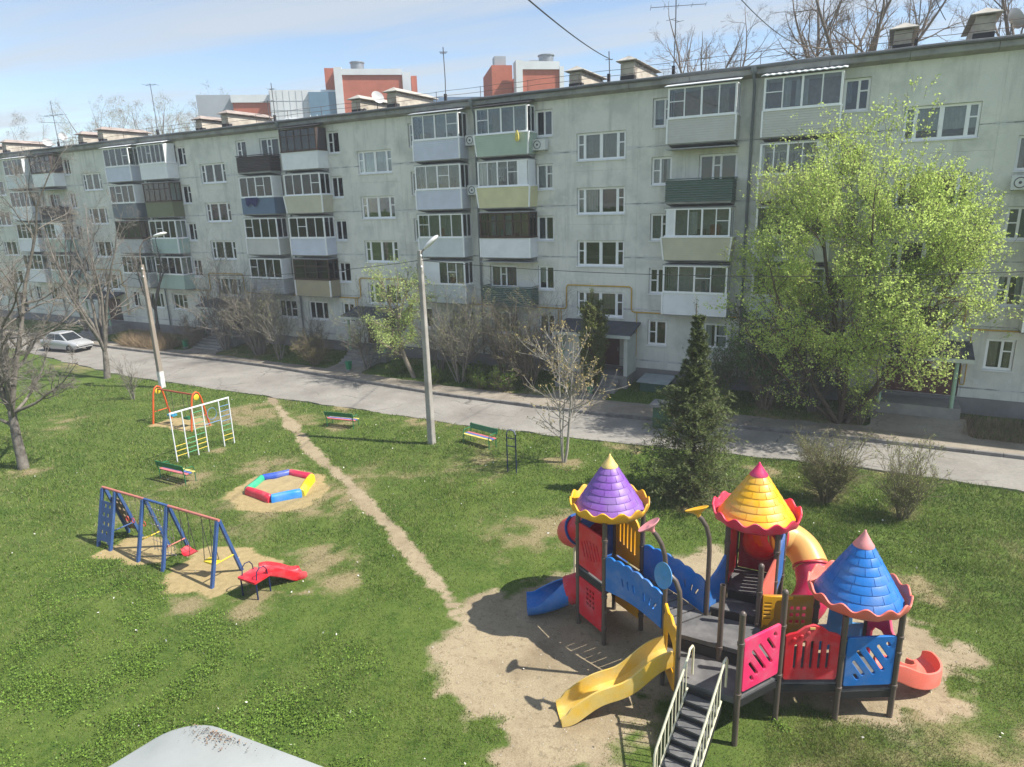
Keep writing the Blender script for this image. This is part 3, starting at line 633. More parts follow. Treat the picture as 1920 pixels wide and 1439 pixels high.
W4 = dict(n=4); cfgs = {
 (2, 1): {5: ('s', 'cream', 'w', dict(roof='white', lining='wood', cl=1)), 4: ('c', 'dgreen', None, {}), 3: ('s', 'beige', 'w', dict(flare=.12, pl=.16, n=4, lining='pale', cl=1)), 2: ('s', 'bwhite', 'w', dict(cl=1, lining='pale'))},
 (3, -1): {5: ('s', 'cream', 'w', dict(roof='wave', lining='pink', cl=2)), 4: ('s', 'beige', 'w', dict(pr=.25, n=4, sidepanel=1)), 3: ('s', 'white', 'w', dict(cl=2)), 2: ('s', 'pale', 'w', dict(cl=1))},
 (1, 1): {5: ('s', 'lilac', 'w', dict(roof='tin', lining='pale')), 4: ('s', 'lilac', 'w', dict(cl=1, lining='pale')), 3: ('s', 'pale', 'w', dict(cl=2, lining='pale')), 2: ('s', 'pale', 'w', dict(pl=.42, n=3, lining='pale'))},
 (2, -1): {5: ('s', 'green', 'w', dict(flare=.1, roof='dark', lining='pale', cl=1)), 4: ('s', 'yellow', 'w', dict(flare=.1, pr=.2, n=4, sidepanel=1, cl=1)), 3: ('s', 'bwhite', 'b', dict(n=6, lining='wood', cl=2)), 2: ('c', 'dgreen', None, {})},
 (0, 1): {5: ('c', 'dbrown', None, {}), 4: ('f', 'blue', 'w', dict(n=4, cl=1, sidepanel=1)), 3: ('s', 'cream', 'w', dict(cl=2, lining='pale')), 2: ('c', 'grey', 'w', dict(cl=1, sidepanel=1))},
 (1, -1): {5: ('f', 'bwhite', 'b', dict(n=5, roof='dark', sidepanel=1, spc='dbrown')), 4: ('s', 'beige', 'w', dict(flare=.1, cl=1)), 3: ('s', 'lilac', 'w', dict(lining='wood', cl=1)), 2: ('s', 'tan', 'b', dict(n=3, lining='dark', cl=1))},
 (-1, 1): {5: ('s', 'lilac', 'w', dict(roof='white', cl=1)), 4: ('f', 'slate', 'w', dict(sidepanel=1)), 3: ('f', 'grey', 'b', dict(lining='wood')), 2: ('f', 'grey', 'w', dict(n=5))},
 (0, -1): {5: ('f', 'bwhite', 'w', dict(roof='white', n=6, sidepanel=1)), 4: ('f', 'olive', 'b', dict(n=5)), 3: ('s', 'lgreen', 'w', dict(cl=1)), 2: ('f', 'lgreen', 'w', dict(cl=1))},
 (-2, 1): {5: ('s', 'pale', 'w', dict(roof='white', sidepanel=1)), 4: ('s', 'white', 'w', dict(cl=1)), 3: ('s', 'white', 'w', dict(cl=1)), 2: ('s', 'white', 'w', dict(cl=1))},
 (-1, -1): {5: ('f', 'bwhite', 'b', dict(roof='dark', sidepanel=1, spc='dbrown')), 4: ('c', 'dbrown', None, {}), 3: ('s', 'green', 'w', dict(pr=.4, n=3)), 2: ('s', 'lgreen', 'w', dict(cl=1))},
 (3, 1): {5: ('s', 'cream', 'w', {}), 4: ('s', 'white', 'w', {}), 3: ('s', 'beige', 'w', {}), 2: ('s', 'white', 'w', {})},
 (-2, -1): {5: ('s', 'white', 'w', {}), 4: ('s', 'pale', 'w', {}), 3: ('f', 'slate', 'w', {}), 2: ('s', 'white', 'w', {})},
}
for (k, s), d in cfgs.items():
    rs = random.Random(k*31+s*7)
    for f, c in d.items(): balcony(k, s, f, c, k in (1, 2, 3) and not (k == 1 and s < 0) and not (k == 3 and s > 0), rs)

# ---- entrance porches
M_col = mat('porch_column_green', (.30, .46, .33), .6, .1, 3); M_door = mat('door_red_brown', (.11, .035, .028), .5, .15, 3); M_doord = mat('door_dark', (.03, .022, .02), .5, .15, 3)
M_felt = mat('canopy_felt', (.07, .075, .085), .9, .2, 2); M_ledge = mat('canopy_edge', (.52, .56, .52), .7, .1, 2); M_step = mat('step_concrete', (.26, .25, .235), .9, .15, 2, .3, 40)
for k, a, b_, cols, steps in ((3, -1.45, 2.05, (-1.12, 1.68), 0), (2, -1.85, 2.2, (-1.6,), 3), (1, -2.25, 1.0, (-2.0, .9), 4), (0, -1.7, 1.7, (-1.5, 1.5), 4), (-1, -1.7, 1.7, (-1.5, 1.5), 4)):
    cx = secx(k); y0 = DF-1.62; fz = 1.0
    p = MB().box(cx+a, cx+b_, y0+.02, DF-.05, -.2, fz).build('porch', M_step, bld)
    mb = MB(); mb.add([(cx+a-.2, y0-.2, 3.2), (cx+b_+.2, y0-.2, 3.2), (cx+b_+.2, DF-.006, 3.62), (cx+a-.2, DF-.006, 3.62), (cx+a-.2, y0-.2, 3.28), (cx+b_+.2, y0-.2, 3.28), (cx+b_+.2, DF-.006, 3.72), (cx+a-.2, DF-.006, 3.72)], [(0,3,2,1),(4,5,6,7),(0,1,5,4),(1,2,6,5),(2,3,7,6),(3,0,4,7)])
    c = mb.build('canopy', M_felt, p)
    MB().box(cx+a-.22, cx+b_+.22, y0-.24, y0-.19, 3.10, 3.27).build('canopy_edge', M_ledge, p)
    for r in cols:
        mb = MB(); mb.lathe([(.085, fz), (.085, 3.2)], 12, (cx+r, y0+.1, 0)); mb.build('column', M_col, p, 40)
    if k == 2:   # enclosed porch with side walls
        for xa in (cx+b_-.22,): MB().box(xa, xa+.2, y0+.05, DF-.05, fz, 3.15).build('side_wall', mat('porch_wall_white', (.55, .57, .54), .9, .12, 1.5), p)
        MB().box(cx+a, cx-.55, y0+.1, y0+.25, fz, 3.1).build('front_wall', mat('porch_wall_white', (.55, .57, .54), .9, .12, 1.5), p)
    hd = DOORREL.get(k, (-1., 1.)); mid = (hd[0]+hd[1])/2
    for xa, xb, dm in ((hd[0]+.02, mid-.01, M_door), (mid+.01, hd[1]-.02, M_door if k >= 2 else M_doord)):
        dd = MB().box(cx+xa, cx+xb, DF+.06, DF+.12, 1.17, 3.10).build('door', dm, p)
        mb = MB(); mb.box(cx+xa+.12, cx+xb-.12, DF+.05, DF+.06, 1.3, 2.0); mb.box(cx+xa+.12, cx+xb-.12, DF+.05, DF+.06, 2.12, 2.95); mb.build('door_panel', dm, dd)
        MB().box(cx+xb-.10, cx+xb-.07, DF+.0, DF+.06, 2.0, 2.2).build('handle', M_metal, dd)
    for i in range(steps):
        h = fz-.16*(i+1); MB().box(cx+a+.15, cx+b_-.4, y0-.28*(i+1)+.018, y0-.28*i+.016, -.2, h).build('step', M_step, p)
    if k == 3: MB().lathe([(.001, 0), (.15, 0), (.16, -.02), (.001, -.02)], 16, (0, 0, 0)).build('sign_plate', M_white, p, world=True, loc=(cx+1.0, DF-.02, 2.5)).rotation_euler = (math.pi/2, 0, 0)
# ---- yellow gas pipe along the facade
M_gas = mat('gas_yellow', (.55, .33, .035), .5, .12, 2)
gp = thing('gas_pipe', (-12, DF, 4.2), 'yellow gas pipe running along the facade and over the stair windows', 'pipe')
yp = DF-.07
for k in range(-1, 4):
    cx = secx(k); mb = MB(); r = .036
    mb.tube([(cx-7.64, yp, 4.27), (cx-2.2, yp, 4.27), (cx-2.06, yp, 4.31), (cx-2.0, yp, 4.45), (cx-2.0, yp, 5.5), (cx-1.95, yp, 5.6), (cx-1.85, yp, 5.64), (cx+1.7, yp, 5.64), (cx+1.8, yp, 5.6), (cx+1.86, yp, 5.5), (cx+1.86, yp, 4.45), (cx+1.92, yp, 4.31), (cx+2.06, yp, 4.27), (cx+7.64, yp, 4.27)], r, 8)
    mb.build('pipe_run', M_gas, gp, 50)
    for s, zz in ((-2.35, 3.3), (2.18, 1.75)):
        mb = MB(); mb.tube([(cx+s, yp, 4.25), (cx+s, yp, zz+.1), (cx+s-.02, yp, zz), (cx+s-.16, yp, zz), (cx+s-.18, yp, zz+.1), (cx+s-.18, yp, zz+.9)], .022, 6); mb.build('drop_pipe', M_gas, gp, 50)

# small things hung on balconies
hc = MB(); n = 12; x0 = secx(0)+4.3; z1 = 4.4+2.8*2+1.12; y0 = DF-1.035; vs = []
for i in range(n+1):
    x = x0+1.25*i/n; d = .018*math.sin(i*1.9); dr = .55+.16*math.sin(i*.9)-.25*abs(i/n-.5)
    vs += [(x, y0+.07, z1+.02), (x, y0+d, z1), (x+.05, y0-.02+d, z1-dr*.5), (x+.02, y0-.01+d*1.4, z1-dr)]
hc.add(vs, [(i*4+j, i*4+4+j, i*4+5+j, i*4+1+j) for i in range(n) for j in range(3)]); setp(hc.build('hanging_cloth', mat('cloth_navy', (.012, .018, .10), .8, .2, 3), None, 60), 'dark blue cloth hung over the slate blue balcony', 'cloth')
hb = MB(); hb.loft([[(secx(2)-4.35+px*s_, DF-1.2+py*s_, z) for px, py in rrect(-.11, .11, -.05, .05, .02, 2)] for z, s_ in ((13.45, .6), (13.55, 1.1), (13.75, 1.0), (13.98, .5), (14.02, .3))]); setp(hb.build('hanging_bag', mat('bag_yellow', (.62, .52, .12), .6, .25, 9), None, 60), 'yellow bag hanging at the corner of the pale green top balcony', 'bag')
# ------------------------------------------------------------------ the play structure
def plas(n, c, r=.36, tr=0.): return mat('plastic_'+n, c, r+.06, .07, 2.0, .04, 25, spec=.4, trans=tr, col2=tuple(v*.80+.07 for v in c), c2s=2.3, c2lo=.46, c2hi=.66, fine=.04)
P_red = plas('red', (.60, .018, .032)); P_pink = plas('pink', (.72, .03, .13)); P_mag = plas('magenta', (.68, .03, .11), .36, .3); P_sal = plas('salmon', (.80, .17, .12), .42)
P_yel = plas('yellow', (.78, .40, .012)); P_ylt = plas('pale_yellow', (.80, .56, .17), .4); P_blu = plas('blue', (.012, .15, .48)); P_dbl = plas('deep_blue', (.008, .075, .30)); P_pur = plas('purple', (.205, .08, .38), .4)
P_lbl = plas('faded_blue', (.06, .25, .52), .45); P_mar = plas('maroon', (.30, .018, .04), .4); P_ora = plas('orange', (.80, .22, .015)); P_rose = plas('faded_rose', (.72, .27, .27), .5); P_brn = plas('ochre', (.42, .22, .03), .45)
M_post = mat('post_brown', (.105, .082, .068), .38, .08, 3); M_deck = mat('deck_rubber', (.10, .10, .10), .75, .15, 6, .35, 120, col2=(.16, .155, .15), c2s=2.2); M_black = mat('deck_edge_black', (.018, .018, .02), .55, .15, 4)
M_cream = mat('rail_cream', (.68, .64, .46), .42, .08, 4)
HX = (-2.12, 12.27)
ps_ = thing('play_structure', (HX[0], HX[1], 0), 'multi-tower playground castle with purple, yellow and blue cone roofs, slides and bridge', 'playground')
E0, YP, E2, P2_, P1_, D1, O_ = (-3.27, 12.27), (-2.6, 13.2), (-1.55, 13.27), (-.97, 12.27), (-1.57, 11.29), (-2.72, 11.3), (-2.12, 12.27)
A_l, A_f, A_r, A_b = (-5.82, 13.55), (-4.88, 12.97), (-4.24, 13.93), (-5.18, 14.51)
B_fl, B_fr, B_br, B_bl = (-2.38, 13.8), (-1.3, 13.8), (-1.27, 14.9), (-2.36, 14.9)
C_fl, C_fr, C_br, C_bl = (.07, 12.74), (1.1, 13.33), (.5, 14.36), (-.53, 13.77)
def shrink(ps, k=.945):
    c = (sum(p[0] for p in ps)/4, sum(p[1] for p in ps)/4); return [(c[0]+(p[0]-c[0])*k, c[1]+(p[1]-c[1])*k) for p in ps]
A_l, A_f, A_r, A_b = shrink((A_l, A_f, A_r, A_b)); B_fl, B_fr, B_br, B_bl = shrink((B_fl, B_fr, B_br, B_bl)); C_fl, C_fr, C_br, C_bl = shrink((C_fl, C_fr, C_br, C_bl), .93)
def post(p, zt, rings=(), dome=True, r=.057):
    pr = [(r, -.1)]
    for z in sorted(rings): pr += [(r, z-.035), (r+.014, z-.03), (r+.014, z+.03), (r, z+.035)]
    pr += [(r, zt)]
    if dome: pr += [(r+.006, zt), (r+.006, zt+.015), (r*.85, zt+.045), (r*.5, zt+.066), (.002, zt+.072)]
    else: pr += [(r-.006, zt), (r-.006, zt-.06), (.002, zt-.06)]
    return MB().lathe(pr, 14, (*p, 0)).build('post', M_post, ps_, 40)
for p in (A_l, A_f, A_r, A_b): post(p, 3.20, (.45, 1.3, 1.6, 2.3, 2.75), False)
for p in (B_fl, B_fr, B_br, B_bl): post(p, 3.36, (1.8, 2.2, 2.9), False)
for p in (C_fl, C_fr, C_br, C_bl): post(p, 2.42, (.8, 1.55, 1.9), False)
post(P1_, 2.86, (1.15, 2.25)); post(P2_, 2.92, (1.1, 2.2)); post(O_, 2.78, (1.35,), False); post(E2, 2.80, (1.45, 2.2))
def flowerpole(p, pts, colr, lab, tilt):
    path = [(p[0], p[1], -.1), (p[0], p[1], 1.2), (p[0], p[1], 2.3)] + pts
    po = MB().tube(path, .05, 12).build('curved_pole', M_post, ps_, 50)
    t = Vector(pts[-1]); n_ = Vector(tilt).normalized()
    mb = MB(); prof = [(.03, -.16), (.05, -.08), (.10, -.03), (.23, .03), (.25, .045), (.25, .06), (.225, .055), (.12, .022), (.05, .03), (.0015, .05)]
    mb.lathe(prof, 28, wave=None); me = mb.mesh('dish', 45)
    me.transform(Matrix.Translation(t + n_*.12) @ n_.to_track_quat('Z', 'Y').to_matrix().to_4x4()); return link('dish', me, colr, po)
flowerpole(E0, [(-3.27, 12.27, 2.85), (-3.30, 12.26, 3.15), (-3.37, 12.24, 3.4), (-3.48, 12.21, 3.6), (-3.53, 12.19, 3.66)], P_rose, 'dish', (-.55, -.02, .75))
flowerpole(YP, [(YP[0], YP[1], 2.95), (YP[0]-.02, YP[1], 3.25), (YP[0]-.08, YP[1]-.02, 3.5), (YP[0]-.19, YP[1]-.05, 3.68), (YP[0]-.24, YP[1]-.06, 3.72)], P_yel, 'dish', (-.35, .22, .85))
flowerpole(D1, [(D1[0], D1[1], 2.8), (D1[0]-.02, D1[1], 3.02), (D1[0]-.1, D1[1]+.02, 3.2), (D1[0]-.22, D1[1]+.05, 3.28)], P_lbl, 'dish', (-.55, -.75, .22))
# decks
def slab(pts, z, th, m, name='deck'):
    mb = MB(); mb.loft([[(x, y, z-th) for x, y in pts], [(x, y, z) for x, y in pts]]); return mb.build(name, m, ps_)
slab([E0, D1, P1_, P2_], 1.05, .13, M_deck); slab([E0, P2_, E2, YP], 1.40, .10, M_deck)
slab([(E0[0]+.03, E0[1]-.02), (P2_[0]-.03, P2_[1]-.02), (P2_[0]-.03, P2_[1]+.02), (E0[0]+.03, E0[1]+.02)], 1.298, .24, M_black, 'riser')
slab([A_l, A_f, A_r, A_b], 1.60, .12, M_deck); slab([B_fl, B_fr, B_br, B_bl], 1.78, .12, M_deck); slab([C_fl, C_fr, C_br, C_bl], .75, .12, M_deck)
slab([(YP[0]+.05, YP[1]+.06), (E2[0], E2[1]+.05), (B_fr[0]-.06, B_fr[1]-.06), (B_fl[0]+.06, B_fl[1]-.06)], 1.58, .12, M_deck, 'step')
slab([(B_fl[0]+.07, B_fl[1]-.055), (B_fr[0]-.07, B_fr[1]-.055), (B_fr[0]-.07, B_fr[1]-.03), (B_fl[0]+.07, B_fl[1]-.03)], 1.77, .3, M_black, 'riser')
slab([(YP[0]+.1, YP[1]+.03), (E2[0]-.07, E2[1]+.02), (E2[0]-.07, E2[1]+.05), (YP[0]+.1, YP[1]+.06)], 1.57, .2, M_black, 'riser')
slab([P2_, C_fl, C_bl, E2], .92, .12, M_deck)
def band(pts, z, h):    # black edging beam under a deck
    mb = MB(); n = len(pts)
    for i in range(n):
        a, b_ = Vector((*pts[i], z-h)), Vector((*pts[(i+1) % n], z-h)); d = (b_-a).normalized(); mb.bar(a+d*.06+Vector((0,0,h/2)), b_-d*.06+Vector((0,0,h/2)), .03, h)
    return mb.build('deck_beam', M_black, ps_)
for i, (pts, z) in enumerate((([P1_, P2_], 1.02), ([C_fl, C_fr], .72), ([C_fr, C_br], .72), ([P2_, C_fl], .9), ([A_l, A_f], 1.57), ([A_f, A_r], 1.57))):
    a, b_ = Vector((*pts[0], z-.1)), Vector((*pts[1], z-.1)); MB().bar(a, b_, .035, .16).build('deck_beam', M_black, ps_)
# cone roofs: shell, finial, scalloped rim, moulded bricks one by one
def cone_roof(c, zr, za, mcone, mcap, mrim, rc=.79, ro=.93, rot=0.):
    zb = zr-.14; h = za-zb; f = lambda z: max(rc*(za-z)/h, .001); rows = 7; zc = za-h*.24
    sh = MB().lathe([(rc+.02, zb-.02), (f(zb)-.008, zb), (f(zc)-.008, zc)], 48, (*c, 0)).build('roof', mcone, ps_, 40)
    pr = [(f(zc)+.004, zc-.006), (f(zc)+.004, zc+.01)] + [(f(zc+(za-zc)*t), zc+(za-zc)*t) for t in (.3, .6, .85)] + [(f(zc+(za-zc)*.88)*.9, za-.012), (.001, za)]
    MB().lathe(pr, 32, (*c, 0)).build('finial', mcap, sh, 60)
    wv = lambda i, a: (.055*math.cos(14*a+rot) if i in (3, 4, 5, 6) else .02*math.cos(14*a+rot) if i in (2, 7) else 0)
    MB().lathe([(rc-.06, -.26), (ro-.16, -.27), (ro-.03, -.17), (ro+.0, -.035), (ro+.006, .0), (ro-.015, .012), (ro-.035, -.005), (ro-.055, -.14), (rc+.02, -.20)], 140, (*c, zr), wv).build('rim', mrim, sh, 70)
    for r in range(rows):
        z0 = zb+(zc-zb)*r/rows+.005; z1 = zb+(zc-zb)*(r+1)/rows-.005; nb = 10 if r < 3 else 9; g = .006
        for j in range(nb):
            rm = f((z0+z1)/2); a0 = 2*math.pi*(j+(r % 2)*.5)/nb+g/rm+rot; a1 = 2*math.pi*(j+1+(r % 2)*.5)/nb-g/rm+rot; n = 4; t = .007; vs = []
            for q in range(n+1):
                a = a0+(a1-a0)*q/n; ca, sa = math.cos(a), math.sin(a)
                for (rr, zz) in ((f(z0)-.010, z0), (f(z0)+t*.2, z0+.007), (f(z1)+t*.2, z1-.007), (f(z1)-.010, z1)): vs.append((c[0]+rr*ca, c[1]+rr*sa, zz))
            fs = [(q*4+i, (q+1)*4+i, (q+1)*4+i+1, q*4+i+1) for q in range(n) for i in range(3)] + [(3, 2, 1, 0), (n*4, n*4+1, n*4+2, n*4+3)]
            MB().add(vs, fs).build('brick', mcone, sh, 30)
cone_roof((-5.07, 13.78), 3.42, 4.56, P_pur, P_ylt, P_yel, rot=.3)
cone_roof((-1.87, 14.33), 3.60, 4.68, P_yel, P_pink, plas('rim_red', (.72, .035, .085)), rot=1.1)
cone_roof((.25, 13.57), 2.66, 3.90, P_blu, P_rose, P_sal, rot=.7)
# panels
def fpanel(name, p, q, z0, outline, holes, m, th=.06, gap=.07, off=0., par=None):
    """moulded panel between two posts: outline in (0..1 across, metres up)"""
    a, b_ = Vector((*p, 0)), Vector((*q, 0)); d = b_-a; Lh = d.length; u = d.normalized(); w_ = Lh-2*gap
    S = lambda pl: [(gap+x*w_, y) for x, y in pl]
    me = plate(S(outline), [S(h) for h in holes], th, .014); n_ = Vector((u.y, -u.x, 0))
    frame(me, a+Vector((0, 0, z0))+n_*off, u, (0, 0, 1)); me.shade_smooth(); me.set_sharp_from_angle(angle=math.radians(35))
    return link(name, me, m, par or ps_)
def wslot(cx, cy, L_, r, a, w_):   # slot in metres turned into the panel's 0..1 width
    return [(x/w_, y) for x, y in slot(cx*w_, cy, L_, r, a)]
sq = lambda h: [(.0, 0), (1, 0), (1, h), (0, h)]
def rsq(h, w_=1.0, r=.05): return [(x/w_, y) for x, y in rrect(0, w_, 0, h, r)]
diag = [wslot(.25+.0, .22, .10, .028, -.95, 1), wslot(.28, .42, .36, .03, -.95, 1), wslot(.42, .55, .62, .03, -.95, 1), wslot(.60, .62, .62, .03, -.95, 1), wslot(.74, .78, .34, .03, -.95, 1), wslot(.84, .95, .06, .03, -.95, 1)]
fpanel('panel', P1_, P2_, 1.17, rsq(1.12), diag, P_pink)
fpanel('panel', C_fl, C_fr, .84, rsq(1.10), [[(x, y*.97) for x, y in h] for h in diag], P_blu)
w1 = .98
arch = [(0, .05), (.03, 0), (.97, 0), (1, .05), (1, .98), (.93, 1.03), (.8, 1.06), (.66, 1.18), (.5, 1.23), (.34, 1.18), (.2, 1.06), (.07, 1.03), (0, .98)]
pr_ = fpanel('panel', P2_, C_fl, 1.0, arch, [wslot(.2+.15*i, .52+(.04 if i in (1, 2, 3) else 0), .50+(.08 if i in (1, 2, 3) else 0), .028, math.pi/2, w1) for i in range(5)], P_red)
a = Vector((*P2_, 0)); u = (Vector((*C_fl, 0))-a).normalized(); nn = Vector((u.y, -u.x, 0)); 
for i, (s, z) in enumerate(((.16, .92), (.30, .98), (.43, 1.06), (.62, .99), (.76, 1.03))):
    c = a+u*(.07+s*(.98))+Vector((0, 0, 1.0+z))+nn*.03; mb = MB(); mb.lathe([(.042, 0), (.035, .016), (.001, .02)], 12); me = mb.mesh('knob', 60); me.transform(Matrix.Translation(c) @ nn.to_track_quat('Z', 'Y').to_matrix().to_4x4()); link('knob', me, P_red, pr_)
mb = MB(); c = a+u*(.07+.5*.98)+Vector((0, 0, 2.16))+nn*.03; mb.obox(c-u*.05-Vector((0, 0, .02)), u*.10, Vector((0, 0, .04)), nn*.012); mb.build('name_plate', P_ylt, pr_)
# ochre wall panel with little windows behind
hw = [[(x/1.0, y) for x, y in rrect(.55+.12*i, .55+.12*i+.08, .45+.16*j, .45+.16*j+.10, .01, 1)] for i in range(3) for j in range(3)]
ob = fpanel('panel', E2, C_bl, 1.02, rsq(1.12, 1, .02), hw, P_brn)
a = Vector((*E2, 0)); u = (Vector((*C_bl, 0))-a).normalized(); nn = Vector((u.y, -u.x, 0))
me = plate([(0, .35), (.05, .45), (.12, .42), (.16, .5), (.2, .55), (.24, .62), (.24, .95), (.28, 1.02), (.60, 1.06), (.60, 1.12), (0, 1.12)], [slot(.1, .6+.09*i, .12, .02, 0) for i in range(5)], .03, .006); frame(me, a+u*.07+Vector((0, 0, 1.02))+nn*.05, u, (0, 0, 1)); link('tree_relief', me, P_yel, ob)
# tower A panels
sl5 = [wslot(.2+.13*i, .56+(.03*(i-2)), .5-.06*abs(i-2.5), .02, -1.15, 1) for i in range(6)]
fpanel('panel', A_l, A_f, 1.68, rsq(1.12, 1, .03), sl5, P_red)
lw = [[(x, y) for x, y in rrect(.33+.13*i, .33+.13*i+.09, .42+.13*j, .42+.13*j+.08, .01, 1)] for i in range(3) for j in range(4)]
fpanel('panel', A_l, A_f, .33, rsq(1.04, 1, .03), lw, P_red)
fpanel('panel', A_r, A_b, 1.66, [(0, 0), (1, 0), (1, 1.42), (.75, 1.45), (.35, 1.34), (.12, 1.16), (0, .95)], [wslot(.2+.15*i, .62+.03*i, .62, .022, math.pi/2, 1) for i in range(5)], P_yel)
fpanel('panel', A_r, A_b, .3, rsq(1.1, 1, .03), [[(x, y) for x, y in rrect(.36+.16*i, .36+.16*i+.10, .62+.14*j, .62+.14*j+.09, .01, 1)] for i in range(2) for j in range(2)], P_yel)
circ = lambda cx, cy, r, n=24: [(cx+r*math.cos(2*math.pi*i/n), cy+r*math.sin(2*math.pi*i/n)) for i in range(n)]
fpanel('panel', A_b, A_l, 1.66, [(0, 0), (1, 0), (1, 1.1), (.85, 1.3), (.5, 1.4), (.15, 1.3), (0, 1.1)], [circ(.5, .62, .36)], P_dbl)
# bridge: two wavy side panels, treads, stringers
def bridge_side(p, q, zb0, zb1, hh0, hh1):
    n = 60; top = []; bot = []; L_ = (Vector(q)-Vector(p)).length
    for i in range(n+1):
        t = i/n; zb = zb0*(1-t)+zb1*t + .10*math.sin(math.pi*t); wav = .045*abs(math.sin(math.pi*6*t)); bot.append((t, zb)); top.append((t, zb+hh0*(1-t)+hh1*t+wav))
    hs = [wslot(s, zb0*(1-s)+zb1*s+.10*math.sin(math.pi*s)+.40, .16, .018, math.pi/2+ang, L_) for s, ang in ((.32, .3), (.42, .25), (.52, .2), (.70, .1), (.80, -.2), (.88, -.5))]
    return fpanel('bridge_side', p, q, 0, bot + top[::-1], hs, P_blu, gap=.06)
bridge_side(A_f, E0, 1.50, 1.40, .86, .80); bridge_side(A_r, YP, 1.50, 1.40, .86, .78)
for i in range(9):
    t0, t1 = i/9+.01, (i+1)/9-.01
    a0 = Vector((*A_f, 0)).lerp(Vector((*E0, 0)), t0); a1 = Vector((*A_f, 0)).lerp(Vector((*E0, 0)), t1); b0 = Vector((*A_r, 0)).lerp(Vector((*YP, 0)), t0); b1 = Vector((*A_r, 0)).lerp(Vector((*YP, 0)), t1)
    z0 = 1.58-.16*t0+.08*math.sin(math.pi*t0); z1 = 1.58-.16*t1+.08*math.sin(math.pi*t1); k = .06
    A_ = [a0.lerp(b0, k)+Vector((0,0,z0)), a1.lerp(b1, k)+Vector((0,0,z1)), b1.lerp(a1, k)+Vector((0,0,z1)), b0.lerp(a0, k)+Vector((0,0,z0))]
    mb = MB(); mb.loft([[v-Vector((0,0,.05)) for v in A_], A_]); mb.build('bridge_plank', M_deck, ps_)
# tower B panels
fpanel('panel', B_bl, B_br, 1.80, rsq(1.55, 1, .03), [circ(.5, .68, .43, 32)], P_mar); fpanel('panel', B_fl, B_bl, 1.80, [(0, 0), (1, 0), (1, 1.5), (.7, 1.5), (.25, 1.1), (0, .8)], [], P_red)
fpanel('panel', B_fr, B_br, 1.86, [(0, .1), (.08, 0), (.92, 0), (1, .1), (1, 1.02), (.8, 1.14), (.5, 1.2), (.2, 1.14), (0, 1.02)], [wslot(.16+.17*i, .55, .7, .02, math.pi/2, 1) for i in range(5)], P_blu)
sal = fpanel('panel', E2, B_fr, 1.42, [(0, 0), (1, 0), (1, 1.35), (0, .85)], [[(.5, .35), (.75, .35), (.6, .6)]], P_sal, gap=.05)
fpanel('panel', YP, B_fl, 1.42, [(0, 0), (.4, 0), (.9, .2), (1, .3), (1, 1.2), (.5, .95), (0, .8)], [], P_blu, gap=.05)
fpanel('panel', C_bl, C_br, .84, [(0, 0), (1, 0), (1, .6), (.75, .62), (.72, .95), (.62, 1.05), (.5, 1.02), (.45, 1.1), (.3, 1.12), (.22, 1.02), (.2, .6), (0, .6)], [], P_lbl)
fpanel('panel', C_br, C_fr, .84, [(0, 0), (.14, 0), (.14, .55), (.25, .72), (.5, .8), (.75, .72), (.86, .55), (.86, 0), (1, 0), (1, .9), (.8, 1.02), (.55, 1.5), (.2, 1.5), (0, .9)], [], P_pink)
# slides
def spath(pts, n):
    """Catmull-Rom through the points"""
    P = [Vector(p) for p in pts]; P = [P[0]*2-P[1]] + P + [P[-1]*2-P[-2]]; out = []
    for i in range(1, len(P)-2):
        for j in range(n):
            t = j/n; a, b_, c, d = P[i-1], P[i], P[i+1], P[i+2]
            out.append(.5*((2*b_)+(c-a)*t+(2*a-5*b_+4*c-d)*t*t+(3*b_-a-3*c+d)*t**3))
    out.append(P[-2]); return out
def trough(name, pts, m, w_=.24, hL=.2, hR=.2, th=.028, n=8, lip=True, par=None):
    path = spath(pts, n); rings = []
    for i, p in enumerate(path):
        d = (path[min(i+1, len(path)-1)]-path[max(i-1, 0)]); d.z *= .6; d.normalize(); x = d.cross(Vector((0,0,1))).normalized(); z = x.cross(d).normalized()
        e = i/(len(path)-1); k = 1-.45*max(0, (e-.88)/.12) if lip else 1
        L_, R_ = hL*k, hR*k; W = w_
        prof = [(-W-.035, L_), (-W-.05, L_*.4), (-W-.045, -.10*k), (-W-.02, -.13*k), (0, -.135*k), (W+.02, -.13*k), (W+.045, -.10*k), (W+.05, R_*.4), (W+.035, R_), (W-.004, R_+.005), (W-.012, R_*.3), (W*.8, .0), (W*.5, -.025), (0, -.035), (-W*.5, -.025), (-W*.8, .0), (-W+.012, L_*.3), (-W+.004, L_+.005)]
        rings.append([p+x*a+z*b_ for a, b_ in prof])
    return MB().loft(rings).build(name, m, par or ps_, 38)
mid = (Vector((*E0, 0))+Vector((*D1, 0)))/2; dr = Vector((-.80, -.60, 0)).normalized()
pts = []
for i in range(15):
    t = i/14; z = 1.10*(1-t)**1.05+.11+.085*math.sin(2*math.pi*t*1.75+.3)*(1-.5*t); pts.append(mid+dr*(.03+2.30*t)+Vector((0, 0, z if t < .95 else .10)))
trough('slide', pts, mat('plastic_slide_yellow', (.74, .46, .06), .42, .07, 2, .03, 25, col2=(.68, .50, .16), c2s=1.8, c2lo=.42, c2hi=.62, fine=.05), .235, .24, .24, n=3)
hood = [(0, 0), (.16, 0), (.16, .48), (.26, .62), (.5, .68), (.74, .62), (.84, .48), (.84, 0), (1, 0), (1, .8), (.9, .95), (1.0, 1.02), (.93, 1.12), (.7, 1.05), (.5, 1.12), (.3, 1.05), (.07, 1.12), (0, 1.02), (.1, .95), (0, .8)]
